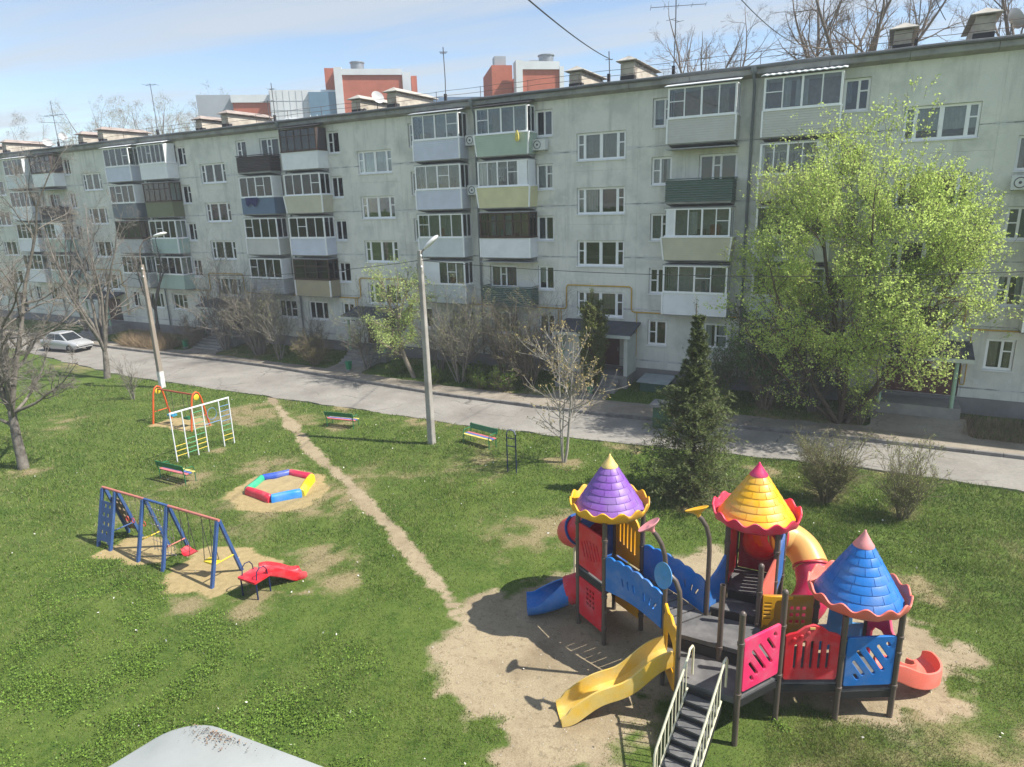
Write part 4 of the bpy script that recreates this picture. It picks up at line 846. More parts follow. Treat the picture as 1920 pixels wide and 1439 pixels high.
fpanel('slide_hood', E0, D1, 1.0, hood, [], P_yel, gap=.05); fpanel('slide_hood', E0, D1, .62, [(0, 0.1), (.2, 0), (.8, 0), (1, .1), (1, .42), (0, .42)], [], P_yel, gap=.06)
trough('slide', [(.80, 13.86, .80), (1.08, 14.02, .70), (1.35, 14.2, .52), (1.58, 14.42, .40), (1.72, 14.70, .34), (1.68, 15.02, .30), (1.5, 15.2, .30)], P_sal, .21, .13, .24, par=ps_)
MB().tube([(1.72, 14.55, .42), (1.83, 14.45, 0)], .018, 6).build('slide_strut', M_cream, ps_)
def tubeslide(segs, flm):
    for i, (pts, m, r) in enumerate(segs):
        pa = spath(pts, 6); n = len(pa); mb = MB(); mb.tube(pa, r, 24, cap=False); t = mb.build('tube_section', m, ps_, 60)
        d = (pa[1]-pa[0]).normalized(); q = d.to_track_quat('Z', 'Y').to_matrix().to_4x4(); mb = MB(); mb.lathe([(r-.01, -.02), (r+.045, -.02), (r+.045, .02), (r-.01, .02)], 24); me = mb.mesh('flange', 40); me.transform(Matrix.Translation(pa[0]) @ q); link('flange', me, flm, t)
tubeslide([([(-1.84, 14.94, 2.46), (-1.82, 15.2, 2.44), (-1.72, 15.5, 2.4), (-1.5, 15.75, 2.32)], P_mag, .38), ([(-1.5, 15.75, 2.32), (-1.25, 15.88, 2.24), (-.95, 15.78, 2.08), (-.72, 15.5, 1.84)], mat('plastic_tube_cream', (.82, .52, .17), .36, .06, 2, trans=.3), .385),
           ([(-.72, 15.5, 1.84), (-.62, 15.2, 1.55), (-.68, 14.9, 1.25), (-.95, 14.75, .95), (-1.3, 14.9, .7)], P_mag, .38)], P_red)
MB().tube([(-1.84, 14.93, 2.48), (-1.82, 15.15, 2.46), (-1.76, 15.4, 2.43), (-1.62, 15.6, 2.38)], .40, 24, cap=False).build('glow_liner', plas('orange_glow', (.80, .20, .012), .4, .35), ps_, 60)  # liner tube added, its orange holding the sunlight that glows through the plastic
tubeslide([([(-5.54, 14.06, 2.24), (-5.85, 14.25, 2.22), (-6.12, 14.38, 2.12)], P_red, .36), ([(-6.12, 14.38, 2.12), (-6.36, 14.5, 1.95), (-6.42, 14.8, 1.75), (-6.2, 15.1, 1.5)], plas('coral', (.70, .10, .08), .45), .37), ([(-6.2, 15.1, 1.5), (-5.8, 15.25, 1.3), (-5.4, 15.0, 1.14), (-5.35, 14.55, 1.0)], P_dbl, .37),
           ([(-5.35, 14.55, 1.0), (-5.5, 14.25, .88), (-5.85, 14.03, .76), (-6.2, 13.88, .62)], P_red, .37)], P_dbl)
MB().tube([(-6.3, 14.55, 1.6), (-6.3, 14.55, 0)], .03, 8).build('support_pole', M_cream, ps_)
# blue run-out scoop of the left tube
rings = []; pa = spath([(-6.2, 13.88, .62), (-6.45, 13.76, .50), (-6.75, 13.6, .40), (-7.0, 13.45, .36), (-7.12, 13.38, .36)], 5)
for i, p in enumerate(pa):
    e = i/(len(pa)-1); d = (pa[min(i+1, len(pa)-1)]-pa[max(i-1, 0)]); d.z = 0; d.normalize(); x = d.cross(Vector((0,0,1))); r = .375; am = math.pi*(.98-.46*min(1, e*1.5)); ring = []
    up = Vector((0, 0, 1)); n = 18
    for j in range(n+1):
        a = -am+2*am*j/n-math.pi/2; ring.append(p+x*(r*math.cos(a))+up*(r*.95*math.sin(a)))
    for j in range(n, -1, -1):
        a = -am+2*am*j/n-math.pi/2; ring.append(p+x*((r-.03)*math.cos(a))+up*((r-.03)*.95*math.sin(a)))
    rings.append(ring)
MB().loft(rings).build('slide_scoop', P_blu, ps_, 50)
# stairs with cream railings
sd = Vector((-.12, -1, 0)).normalized(); sx = Vector((1, -.12, 0)).normalized(); s0 = Vector(((D1[0]+P1_[0])/2-.02, 11.22, 0))
for i in range(7):
    z = .90-.135*i; c = s0+sd*(.04+.205*i); mb = MB(); mb.obox(c-sx*.30+Vector((0, 0, z-.03)), sx*.60, sd*.22, Vector((0, 0, .035))); st = mb.build('stair_tread', M_deck, ps_)
    mb = MB(); mb.obox(c-sx*.30+sd*.005+Vector((0, 0, z+.006)), sx*.60, sd*-.012, Vector((0, 0, .095))); mb.build('riser', M_black, st)
for s in (-1, 1):
    o = s0+sx*(.33*s); top = o+Vector((0, 0, .95)); bot = o+sd*1.55+Vector((0, 0, -.02))
    mb = MB(); mb.obox(top-sx*.012+Vector((0, 0, -.16)), sx*.024, bot-top, Vector((0, 0, .16))); mb.build('stair_stringer', M_black, ps_)
    hr = MB().tube([o-sd*.22+Vector((0, 0, 1.15)), o-sd*.22+Vector((0, 0, 1.75)), o-sd*.16+Vector((0, 0, 1.83)), o-sd*.02+Vector((0, 0, 1.84)), o+sd*.05+Vector((0, 0, 1.74)), o+sd*1.5+Vector((0, 0, .72)), o+sd*1.56+Vector((0, 0, .6)), o+sd*1.56+Vector((0, 0, -.02))], .024, 8).build('handrail', M_cream, ps_, 50)
    MB().tube([o+sd*.02+Vector((0, 0, 1.0)), o+sd*1.55+Vector((0, 0, -.0))], .02, 6).build('lower_rail', M_cream, hr, 50)
    for j in range(9):
        t = (j+.5)/9; p = o+sd*(.04+1.48*t); MB().tube([p+Vector((0, 0, 1.0-t*1.0)), p+Vector((0, 0, 1.74-1.02*t))], .013, 5).build('baluster', M_cream, hr)
# ------------------------------------------------------------------ smaller playground equipment
M_bl = mat('paint_blue', (.035, .085, .24), .45, .12, 4, col2=(.06, .12, .28), c2s=3); M_rd = mat('paint_red', (.52, .05, .045), .45, .1, 4); M_ye = mat('paint_yellow', (.68, .50, .03), .45, .1, 4); M_gr = mat('paint_green', (.02, .16, .065), .45, .12, 4); M_wh = mat('paint_white', (.72, .73, .74), .45, .06, 4); M_or = mat('paint_orange', (.62, .10, .02), .45, .1, 4)
M_chain = mat('chain_steel', (.10, .10, .10), .5, .2, 10, metal=.6); M_rope = mat('rope_grey', (.16, .15, .14), .9, .2, 12); M_faded = mat('paint_faded_red', (.48, .17, .13), .55, .12, 4); M_ply = mat('plywood_brown', (.20, .14, .09), .7, .15, 4)
def rod(a, b_, r, m, name, par, n=8, **kw): return MB().tube([a, b_], r, n).build(name, m, par, 50, **kw)
# blue swing and climbing set
sw = thing('swing_set', (-18.4, 11.05, 0), 'long blue swing set with climbing wall, rope net and red and yellow seats', 'swing set')
ZB = 1.84; YB = 11.06
for xf, xb in ((-21.02, -21.08), (-20.38, -20.40), (-18.97, -19.03), (-17.78, -17.95), (-15.62, -15.68)):
    xm = (xf+xb)/2
    for (xe, ye) in ((xf, 10.52), (xb, 11.62)): MB().bar((xe, ye, -.05), (xm, YB+(-.03 if ye < 11 else .03), ZB), .085).build('leg', M_bl, sw)
for a, b_, m in ((-21.1, -18.97, M_faded), (-18.97, -17.83, M_bl), (-17.83, -15.6, M_faded)): rod((a, YB, ZB+.02), (b_, YB, ZB+.02), .04, m, 'top_beam', sw)
for x, m in ((-20.39, M_bl), (-19.0, M_ye), (-17.86, M_faded), (-15.65, M_ye)): rod((x, 10.72, .62), (x, 11.42, .62), .022, m, 'cross_bar', sw)
def cwall(y0, y1, m, nm):
    ho = [rrect(.12+.22*(i+.25*(j % 2)), .12+.22*(i+.25*(j % 2))+.10, .28+.28*j, .28+.28*j+.12, .02, 1) for j in range(4) for i in range(2)]
    me = plate([(0, 0), (.1, 0), (.12, .06), (.48, .06), (.5, 0), (.6, 0), (.6, 1.32), (0, 1.32)], ho, .03, .004)
    v = Vector((0, (YB-y0)*.93, ZB)).normalized(); frame(me, Vector((-21.0, y0, 0))+v*.22, (1, 0, 0), v); link(nm, me, m, sw)
cwall(10.50, YB, M_bl, 'climbing_wall'); cwall(11.64, YB, M_ply, 'climbing_wall')
for i, x in enumerate((-20.05, -19.75, -19.45, -19.2)):                   # rings on straps
    rg = MB().tube([(x+.075*math.cos(a), YB, .98+.085*math.sin(a)) for a in np.linspace(0, 2*math.pi, 12, endpoint=False)], .011, 6, closed=True).build('ring', M_rd, sw, 60); rod((x, YB, 1.06), (x, YB, ZB), .006, M_rope, 'strap', rg, 4)
net = MB()
for i in range(7): x = -18.9+i*.165; net.tube([(x, YB+.02*math.sin(i), ZB), (x+.02, YB+.05, 1.0), (x, YB, .15)], .008, 4)
for j in range(6): z = .2+j*.28; net.tube([(-18.98, YB+.02, z+.03), (-18.4, YB+.05, z-.03), (-17.85, YB+.02, z+.03)], .008, 4)
setp(net.build('climbing_net', M_rope, sw), kind='stuff')
nk = MB()
for i in range(7):
    for j in range(6): nk.lathe([(.002, -.02), (.02, 0), (.002, .02)], 6, (-18.9+i*.165, YB+.035, .2+j*.28))
setp(nk.build('net_knots', mat('knot_pale', (.45, .43, .4), .8, .1), sw), kind='stuff')
def seat_chain(x, m, z, tip, nm):
    mb = MB()
    if nm == 'cup': mb.loft([[(x-.2, YB-.13, z+.16), (x-.2, YB+.13, z+.16), (x-.2, YB+.13, z+.18), (x-.2, YB-.13, z+.18)], [(x-.12, YB-.17, z+.03), (x-.12, YB+.17, z+.03), (x-.12, YB+.17, z+.06), (x-.12, YB-.17, z+.06)], [(x, YB-.19, z), (x, YB+.19, z), (x, YB+.19, z+.03), (x, YB-.19, z+.03)], [(x+.16, YB-.17, z+.02), (x+.16, YB+.17, z+.02), (x+.16, YB+.17, z+.05), (x+.16, YB-.17, z+.05)], [(x+.22, YB-.1, z+.08), (x+.22, YB+.1, z+.08), (x+.22, YB+.1, z+.1), (x+.22, YB-.1, z+.1)]])
    else: mb.loft([[(px, py, zz) for px, py in rrect(x-.22, x+.22, YB-.13, YB+.13, .04, 2)] for zz in (z, z+.05)])
    s = mb.build('swing_seat', m, sw, 50)
    for dx in (-.17, .17):
        mb = MB()
        for dy in (-.11, .11): mb.tube([(x+dx, YB+dy, z+.06), (x+dx*1.05, YB, ZB-.3), (x+dx*1.05, YB, ZB)], .011, 5)
        mb.build('chain', M_chain, s)
seat_chain(-17.18, P_red, .45, 0, 'cup'); seat_chain(-16.2, M_ye, .42, 0, 'flat')
# white climbing frame
cf = thing('climbing_frame', (-25.2, 17.8, 0), 'white ladder climbing frame with yellow, green and blue rungs', 'climbing frame'); YS = [16.46, 16.97, 17.43, 17.90, 18.68, 19.17]; xc = lambda y: -25.33+(y-16.46)*.09
for y in YS: rod((xc(y), y, -.05), (xc(y), y, 2.17), .028, M_wh, 'upright', cf)
MB().bar((xc(YS[0]), YS[0]-.03, 2.19), (xc(YS[-1]), YS[-1]+.03, 2.19), .055).build('top_rail', M_wh, cf)
M_gr2 = mat('paint_light_green', (.05, .32, .13), .45, .1, 4); M_bl2 = mat('paint_light_blue', (.12, .25, .48), .45, .1, 4)
for i, zs in ((0, (.3, .52, .74)), (1, (.3, .5, .70, .92)), (2, (.3, .52, .72, .95, 1.2, 1.45, 1.7, 1.95)), (4, (.3, .52, .75, .98, 1.2, 1.42, 1.65, 1.88))):
    for j, z in enumerate(zs):
        m = (M_ye if i != 1 else M_gr2) if j < (3 if i == 2 else 2 if i == 4 else 3) else M_gr2 if (j < 4 or i == 2) else M_bl2
        y0, y1 = YS[i], YS[i+1]; rod((xc(y0), y0, z), (xc(y1), y1, z), .016, m, 'rung', cf, 6)
rod((xc(YS[3]), YS[3], 1.28), (xc(YS[4]), YS[4], 1.28), .016, M_bl2, 'rung', cf, 6)
MB().tube([(xc(18.3), 18.3+.24*math.cos(a), 1.68+.26*math.sin(a)) for a in np.linspace(0, 2*math.pi, 16, endpoint=False)], .012, 6, closed=True).build('hoop', M_bl2, cf, 60)
# orange swing
os_ = thing('swing_set', (-29.8, 19.95, 0), 'orange double swing with arched frames on sand near the lamp post', 'swing set')
for x in (-31.35, -28.42):
    y0, y1 = 19.42, 20.48; ym = 19.95; MB().tube([(x, y0, -.05), (x, y0+.28, 1.55), (x, ym-.14, 1.8), (x, ym, 1.87), (x, ym+.14, 1.8), (x, y1-.28, 1.55), (x, y1, -.05)], .045, 8).build('arch', M_or, os_, 50)
    mb = MB(); mb.lathe([(.001, -.012), (.13, -.012), (.15, 0), (.13, .012), (.001, .012)], 12); me = mb.mesh('sun_disc', 50); me.transform(Matrix.Translation((x+.03, ym, 1.62)) @ Matrix.Rotation(math.pi/2, 4, 'Y')); link('sun_disc', me, M_ye, os_); rod((x, 19.62, .62), (x, 20.3, .62), .025, M_or, 'cross_bar', os_)
rod((-31.35, 19.95, 1.72), (-28.42, 19.95, 1.72), .045, mat('paint_dull_red', (.35, .07, .04), .5, .1), 'top_beam', os_)
for x, m in ((-30.5, mat('seat_cyan', (.03, .27, .45), .4, .05)), (-29.25, M_gr)):
    s = MB().loft([[(px, py, zz) for px, py in rrect(x-.22, x+.22, 19.8, 20.1, .05, 2)] for zz in (.42, .50)]).build('swing_seat', m, os_, 50)
    for dx in (-.19, .19): rod((x+dx, 19.95, .5), (x+dx, 19.95, 1.7), .012, M_chain, 'chain', s, 5)
# benches
M_seat = [mat('plank_red', (.58, .16, .17), .5, .1, 4), mat('plank_blue', (.10, .16, .42), .5, .1, 4), mat('plank_yellow', (.68, .55, .16), .5, .1, 4)]
def bench(loc, rz, label):
    """local: length along x, front towards +y"""
    b = thing('bench', loc, label, 'bench', 'green park benches on the lawn', rz); k = dict(world=False)
    for i in range(3): MB().box(-.80, .80, .03+i*.145, .155+i*.145, .42, .455).build('plank', M_seat[i], b, **k)
    mb = MB(); mb.obox((-.80, -.04, .60), (1.6, 0, 0), (0, .028, 0), (0, -.05, .22)); mb.build('backrest', M_gr, b, **k)
    for x in (-.74, .74):
        MB().tube([(x, .0, -.05), (x, .0, .45), (x, -.05, .62), (x, -.10, .84)], .022, 6).build('leg', M_gr, b, 50, **k); MB().tube([(x, .46, -.05), (x, .46, .50), (x, .43, .60), (x, .36, .65), (x, .1, .66), (x, -.05, .64)], .020, 6).build('armrest', M_gr, b, 50, **k)
        MB().bar((x, 0, .40), (x, .46, .40), .03).build('bracket', M_gr, b, **k)
    return b
bench((-23.6, 15.02, 0), .02, 'green bench between the blue swing set and the white climbing frame')
bench((-22.0, 22.76, .02), .14, 'green bench just right of the trodden path, its back to the viewer')
bench((-14.6, 23.72, .02), math.pi-.19, 'green bench facing the viewer beside the tall concrete lamp post')
# small dark blue pull-up frame
fr_ = thing('pull_up_frame', (-11.88, 21.36, 0), 'narrow dark blue ladder-like frame standing alone on the lawn', 'exercise frame'); M_nv = mat('paint_navy', (.012, .02, .075), .5, .1)
for x in (-12.08, -11.69): rod((x, 21.36, -.05), (x, 21.36, 1.62), .026, M_nv, 'post', fr_)
MB().tube([(-12.08, 21.36, 1.62), (-12.03, 21.36, 1.76), (-11.885, 21.36, 1.80), (-11.74, 21.36, 1.76), (-11.69, 21.36, 1.62)], .026, 8).build('top_hoop', mat('paint_grey_blue', (.2, .22, .3), .5, .1), fr_, 50)
for z in (1.12, 1.45): rod((-12.08, 21.36, z), (-11.69, 21.36, z), .022, M_nv, 'rung', fr_)
# sandpit
sp = thing('sandpit', (-19.15, 16.4, 0), 'hexagonal sandpit with red, blue, green and yellow plastic sides', 'sandpit')
ang = [228, 172, 120, 66, -8, -61]; V6 = [Vector((-19.15+1.22*math.cos(math.radians(a)), 16.4+1.2*math.sin(math.radians(a)), 0)) for a in ang]
cols6 = [plas('sand_green', (.03, .40, .20)), plas('sand_blue', (.03, .08, .40)), plas('sand_red', (.62, .03, .08)), P_yel if False else plas('sand_yellow', (.78, .58, .01)), plas('sand_lightblue', (.02, .22, .60)), plas('sand_red2', (.62, .03, .06))]
for i in range(6):
    a, b_ = V6[i], V6[(i+1) % 6]; d = (b_-a).normalized(); n_ = Vector((d.y, -d.x, 0)); rings = []
    for t in (0, .03, .25, .5, .75, .97, 1): 
        p = a.lerp(b_, t); k = .85 if t in (0, 1) else 1; bl = .03*math.sin(math.pi*t)
        rings.append([p+n_*(x*k+bl)+Vector((0, 0, z*k)) for x, z in ((-.14, -.05), (-.13, .20), (-.08, .28), (0, .31), (.08, .28), (.13, .21), (.14, .13), (.11, .115), (.14, .09), (.14, -.05))])
    MB().loft(rings).build('side_beam', cols6[i], sp, 40)
mb = MB(); c = Vector((-19.15, 16.4, .15)); n = 40; R_ = 8; vs = [tuple(c)]; 
for r in range(1, R_+1):
    for j in range(n):
        a = 2*math.pi*j/n; x, y = c.x+1.02*r/R_*math.cos(a), c.y+1.0*r/R_*math.sin(a); vs.append((x, y, .06+.12*float(fnoise(x, y, 1.6, 3))))
fs = [(0, 1+j, 1+(j+1) % n) for j in range(n)] + [(1+(r-1)*n+j, 1+r*n+j, 1+r*n+(j+1) % n, 1+(r-1)*n+(j+1) % n) for r in range(1, R_) for j in range(n)]
mb.add(vs, fs); mb.build('sand_fill', mat('sand', (.34, .265, .135), .95, .12, 4, .6, 30, fine=.1), sp, 80)
# toddler slide
ts = thing('toddler_slide', (-14.2, 11.0, 0), 'low red toddler slide on dark legs at the end of the blue swing set', 'slide')
for x, y in ((-14.5, 10.66), (-13.93, 10.68), (-13.95, 11.13), (-14.5, 11.12)): rod((x, y, -.05), (x, y, .55), .022, M_nv, 'leg', ts)
MB().loft([[(px, py, z) for px, py in rrect(-14.56, -13.88, 10.6, 11.2, .03, 2)] for z in (.54, .60)]).build('platform', P_red, ts, 50)
for x in (-14.5, -13.94): MB().tube([(x, 10.72, .58), (x, 10.75, .82), (x, 10.85, .9), (x, 11.0, .88), (x, 11.08, .76), (x, 11.1, .58)], .016, 6).build('grab_rail', M_nv, ts, 50)
trough('chute', [(-14.22, 11.16, .60), (-14.15, 11.35, .56), (-14.02, 11.65, .38), (-13.92, 11.88, .20), (-13.85, 12.05, .13), (-13.80, 12.2, .13)], P_red, .22, .12, .12, par=ts)
# ------------------------------------------------------------------ street furniture
def lamp(loc, h, label, arm, head, m, wbase):
    t = thing('street_lamp', loc, label, 'street lamp', 'concrete street lamps along the road'); x, y, _ = loc
    mb = MB(); rings = []
    for z, r in ((-.2, .145), (h*.5, .115), (h, .085)): rings.append([(x+px*r, y+py*r, z) for px, py in ((-1, -.8), (-.8, -1), (.8, -1), (1, -.8), (1, .8), (.8, 1), (-.8, 1), (-1, .8))])
    mb.loft(rings); mb.build('pole', m, t)
    if wbase: MB().loft([[(x+px*r, y+py*r, z) for px, py in ((-1, -.8), (-.8, -1), (.8, -1), (1, -.8), (1, .8), (.8, 1), (-.8, 1), (-1, .8))] for z, r in ((-.1, .150), (1.05, .147))]).build('whitewash', mat('whitewash', (.70, .70, .68), .8, .1, 4, col2=(.45, .44, .42), c2s=5), t)
    a = MB().tube(arm, .03, 8).build('arm', mat('arm_rust', (.22, .17, .14), .7, .2, 5), t, 50)
    c, d = Vector(head[0]), Vector(head[1]).normalized(); xh = d.cross(Vector((0,0,1))).normalized(); zh = xh.cross(d); rings = []
    for s, w_, hh in ((0, .05, .05), (.08, .11, .075), (.26, .16, .105), (.5, .19, .11), (.7, .15, .085), (.80, .06, .03)):
        rings.append([c+d*s+xh*(w_*math.cos(q))+zh*(hh*math.sin(q)*(1 if math.sin(q) > 0 else .8)) for q in np.linspace(0, 2*math.pi, 12, endpoint=False)])
    MB().loft(rings).build('lamp_head', mat('lamp_white', (.72, .72, .70), .35, .06, 6), t, 60)
    for dz in (.25, .7): MB().lathe([(.001, 0), (.035, 0), (.045, .05), (.02, .09), (.001, .1)], 8, (x+.12, y-.1, h-dz)).build('insulator', M_wh, t)
    return t
M_pole = mat('pole_concrete', (.36, .34, .31), .9, .14, 1.5, .3, 40, col2=(.27, .25, .22), c2s=1.2); M_pole2 = mat('pole_concrete_brown', (.29, .245, .20), .9, .14, 1.5, .3, 40)
lamp((-16.72, 22.82, 0), 8.45, 'tall grey concrete lamp post between two benches, white lamp head on top', [(-16.70, 22.82, 8.2), (-16.62, 22.86, 8.42), (-16.52, 22.92, 8.52)], ((-16.55, 22.90, 8.50), (.66, .36, .66)), M_pole, False)
lamp((-37.58, 24.27, 0), 7.4, 'brownish lamp post with curved arm and whitewashed foot behind the orange swing', [(-37.58, 24.27, 7.3), (-37.60, 24.26, 7.9), (-37.52, 24.30, 8.4), (-37.28, 24.43, 8.75), (-36.95, 24.61, 8.92), (-36.65, 24.78, 9.0)], ((-36.75, 24.72, 8.98), (.85, .46, .22)), M_pole2, True)
M_wire = mat('cable_black', (.03, .03, .03), .7, .1)
def wire(a, b_, sag, label, grp=None, r=.012):
    a, b_ = Vector(a), Vector(b_); o = MB().tube([a.lerp(b_, t)-Vector((0, 0, sag*4*t*(1-t))) for t in np.linspace(0, 1, 25)], r, 5).build('overhead_wire', M_wire); setp(o, label, 'wire', grp)
wire((-37.5, 24.2, 7.1), (-16.75, 22.85, 8.05), .45, 'black cable strung between the two concrete lamp posts'); wire((-16.7, 22.8, 8.05), (9, 24.4, 8.3), .55, 'black cable running right from the tall lamp post across the facade')
wire((-13.6, 36.7, 17.4), (-5.5, 6, 14.2), .3, 'thin cable dropping from the sky to the roof above the middle section', r=.02); wire((-4.5, 36.5, 17.0), (-5.3, 16, 17.0), .5, 'thin cable from upper sky to the roof left of the tall bare trees', r=.016); wire((1.4, 36.6, 17.2), (-.9, 16, 17.6), .5, 'thin cable descending to the roof shaft at upper right', r=.016)
# litter bins
def bin_(loc, label):
    t = thing('litter_bin', loc, label, 'litter bin', 'green litter bins by the entrances'); k = dict(world=False)
    MB().loft([[(px*s, py*s, z) for px, py in rrect(-.17, .17, -.17, .17, .04, 2)] for z, s in ((.12, .72), (.62, 1.0), (.64, 1.03))]).build('bucket', mat('bin_green', (.01, .22, .10), .45, .12, 5), t, 50, **k); MB().box(-.13, .13, -.13, .13, .0, .1).build('foot', M_conc, t, **k)
bin_((-29.3, 31.6, .14), 'green litter bin at the foot of the steps behind the lamp post'); bin_((-46.3, 32.3, .2), 'green litter bin far left near the leafless shrubs'); bin_((-12.95, 32.2, .2), 'green litter bin half hidden behind the budding sapling')
ub = thing('utility_box', (-8.2, 29.2, 0), 'green metal box with a flat grey lid beside the spruce', 'cabinet')
MB().box(-8.55, -7.85, 28.85, 29.5, -.02, 1.02).build('cabinet_body', mat('box_green', (.05, .12, .07), .6, .15, 3), ub); MB().box(-8.68, -7.72, 28.72, 29.63, 1.02, 1.16).build('lid', mat('lid_grey', (.20, .20, .20), .9, .15, 3), ub); MB().box(-8.5, -7.9, 28.835, 28.85, .1, .9).build('cabinet_door', mat('box_green', (.05, .12, .07)), ub)
ch = thing('cellar_hatch', (-10.0, 34.3, .3), 'low green cellar hatch with pale sheet lid by the facade', 'hatch')
MB().box(-10.7, -9.3, 33.6, 34.9, .1, .78).build('base', mat('hatch_green', (.03, .09, .06), .7, .15), ch); mb = MB(); mb.obox((-10.85, 33.45, .80), (1.7, 0, 0), (0, 1.55, .10), (0, 0, .05)); mb.build('lid', mat('hatch_lid', (.30, .34, .36), .6, .15), ch)
# air conditioners on the facade
def aircon(x, z, label, turn=False):
    t = thing('air_conditioner', (x, DF-.05, z), label, 'air conditioner', 'outdoor air conditioner units on the facade'); k = dict(world=False)
    MB().loft([[(px, y, pz) for px, pz in rrect(-.4, .4, 0, .56, .03, 2)] for y in (-.42, -.1)]).build('casing', mat('ac_white', (.66, .67, .66), .5, .06, 4), t, 50, **k)
    mb = MB(); mb.lathe([(.22, 0), (.22, .02), (.2, .022), (.18, -.01), (.06, -.01), (.05, .02), (.001, .025)], 20); me = mb.mesh('fan_grille', 40); me.transform(Matrix.Translation((-.1, -.422, .28)) @ Matrix.Rotation(math.pi/2, 4, 'X')); link('fan_grille', me, mat('ac_fan', (.07, .07, .075), .5, .1), t, False)
    for xx in (-.3, .3): MB().box(xx-.02, xx+.02, -.45, .05, -.04, -.003).build('bracket', M_metal, t, **k)
aircon(-17.05, 12.98, 'white air conditioner under the top window right of the pale green balcony'); aircon(-21.35, 13.5, 'white air conditioner wedged between the two top balconies by the downpipe'); aircon(-21.35, 10.75, 'white air conditioner between balconies, one floor below the top pair'); aircon(4.75, 10.15, 'white air conditioner at the right edge under a top floor window')
# roof antennas and dishes
M_mast = mat('mast_grey', (.10, .10, .11), .5, .2, 3)
def antenna(x, y, h, els, label, az=.2, base=True):
    t = thing('antenna', (x, y, 15.98), label, 'antenna', 'television antennas on the roof'); z0 = 15.95
    MB().tube([(x, y, z0), (x+.04, y, z0+h*.5), (x, y, z0+h)], .028, 6).build('mast', M_mast, t)
    if base: MB().box(x-.07, x+.07, y-.07, y+.07, z0, z0+.8).build('mast_foot', M_bit, t)
    for (zz, ln, n, el, a) in els:
        d = Vector((math.cos(a), math.sin(a), 0)); q = Vector((-d.y, d.x, 0)); c = Vector((x, y, z0+zz)); bm_ = MB().tube([c-d*ln*.45, c+d*ln*.55], .016, 5).build('boom', M_mast, t)
        for i in range(n):
            e = c+d*(-.45+i/(max(n-1, 1)))*ln; MB().tube([e-q*el*(1-.4*i/n), e+q*el*(1-.4*i/n)], .011, 4).build('element', M_mast, bm_)
antenna(-66.1, 36.8, 4.2, [(3.0, 2.6, 5, .5, .1), (2.4, 2.2, 4, .6, 1.0)], 'tall roof antenna with long arms at the far left'); antenna(-52, 36.8, 4.2, [(4.1, .9, 3, .5, .4)], 'slim roof antenna mast above the far left balconies'); antenna(-38.85, 36.8, 2.9, [(2.5, .4, 3, .3, .2)], 'thin antenna mast left of the brick tower block'); antenna(-24.3, 36.8, 3.4, [(3.1, .5, 4, .25, 2.2)], 'thin antenna mast between the two brick blocks')
antenna(-10.3, 36.8, 5.2, [(4.35, 3.0, 5, .55, .25), (3.55, 2.7, 5, .5, .35), (2.9, .7, 2, .3, 1.2)], 'tall antenna with big double aerials in front of bare trees'); antenna(-13.8, 36.8, 1.9, [(1.5, .35, 2, .2, .3)], 'short black mast between two roof shafts at centre'); antenna(-58.2, 36.8, 1.6, [(1.3, .4, 2, .25, .3)], 'short mast between far left roof shafts'); antenna(.4, 37.2, 2.3, [(1.7, .4, 2, .3, .3)], 'short mast behind the pyramid-capped roof shaft at right')
antenna(-42.3, 39.5, 2.4, [(2.3, 1.0, 4, .3, .1)], 'small antenna mast near the white block', base=False)
def dish(loc, r, az, label):
    t = thing('satellite_dish', loc, label, 'satellite dish', 'satellite dishes on the roof'); mb = MB(); mb.lathe([(.001, 0), (r*.5, .04*r/.4), (r, .16*r/.4), (r+.01, .17*r/.4), (r*.5, .05*r/.4+.01), (.001, .012)], 20); me = mb.mesh('reflector', 60)
    d = Vector((math.cos(az)*.9, math.sin(az)*.9, .45)).normalized(); me.transform(Matrix.Translation((0, 0, .55)) @ d.to_track_quat('Z', 'Y').to_matrix().to_4x4()); link('reflector', me, mat('dish_white', (.48, .48, .48), .45, .06), t, False); MB().tube([(0, 0, -.3), (0, 0, .45)], .025, 6).build('stand', M_mast, t, world=False)
dish((3.75, 36.6, 16.3), .42, .5, 'white satellite dish at the upper right corner of the roof'); dish((-65.4, 36.9, 16.5), .36, -.3, 'satellite dish beside the tall far left antenna'); dish((-68.0, 36.9, 16.2), .38, -.3, 'leftmost satellite dish on the roof edge'); dish((-29.5, 36.7, 16.4), .42, -.4, 'satellite dish against the roof shaft before the brick block')
# own building behind the viewer and the white sheet-metal hood under the window
hd = thing('window_hood', (-1.1, .3, 8.6), 'white sheet-metal hood with a rounded corner below the viewer, dead leaves on it', 'hood')
oc = Vector((-1.625, .965, 0)); ux = Vector((.985, .085, 0)).normalized(); vy = Vector((-.17, -.98, 0)).normalized(); pts = []
for i in range(9):
    a = math.radians(180-90*i/8); pts.append(oc+ux*(.11+.11*math.cos(a)*1)+vy*(.10-.10*math.sin(a)))
pts = [oc+vy*1.4] + pts + [oc+ux*1.35, oc+ux*1.35+vy*1.4]
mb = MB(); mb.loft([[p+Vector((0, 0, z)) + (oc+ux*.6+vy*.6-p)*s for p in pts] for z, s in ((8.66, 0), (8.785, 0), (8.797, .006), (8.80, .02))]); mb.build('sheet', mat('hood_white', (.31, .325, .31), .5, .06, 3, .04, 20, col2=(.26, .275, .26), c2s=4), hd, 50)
lv = MB(); rl = random.Random(5)
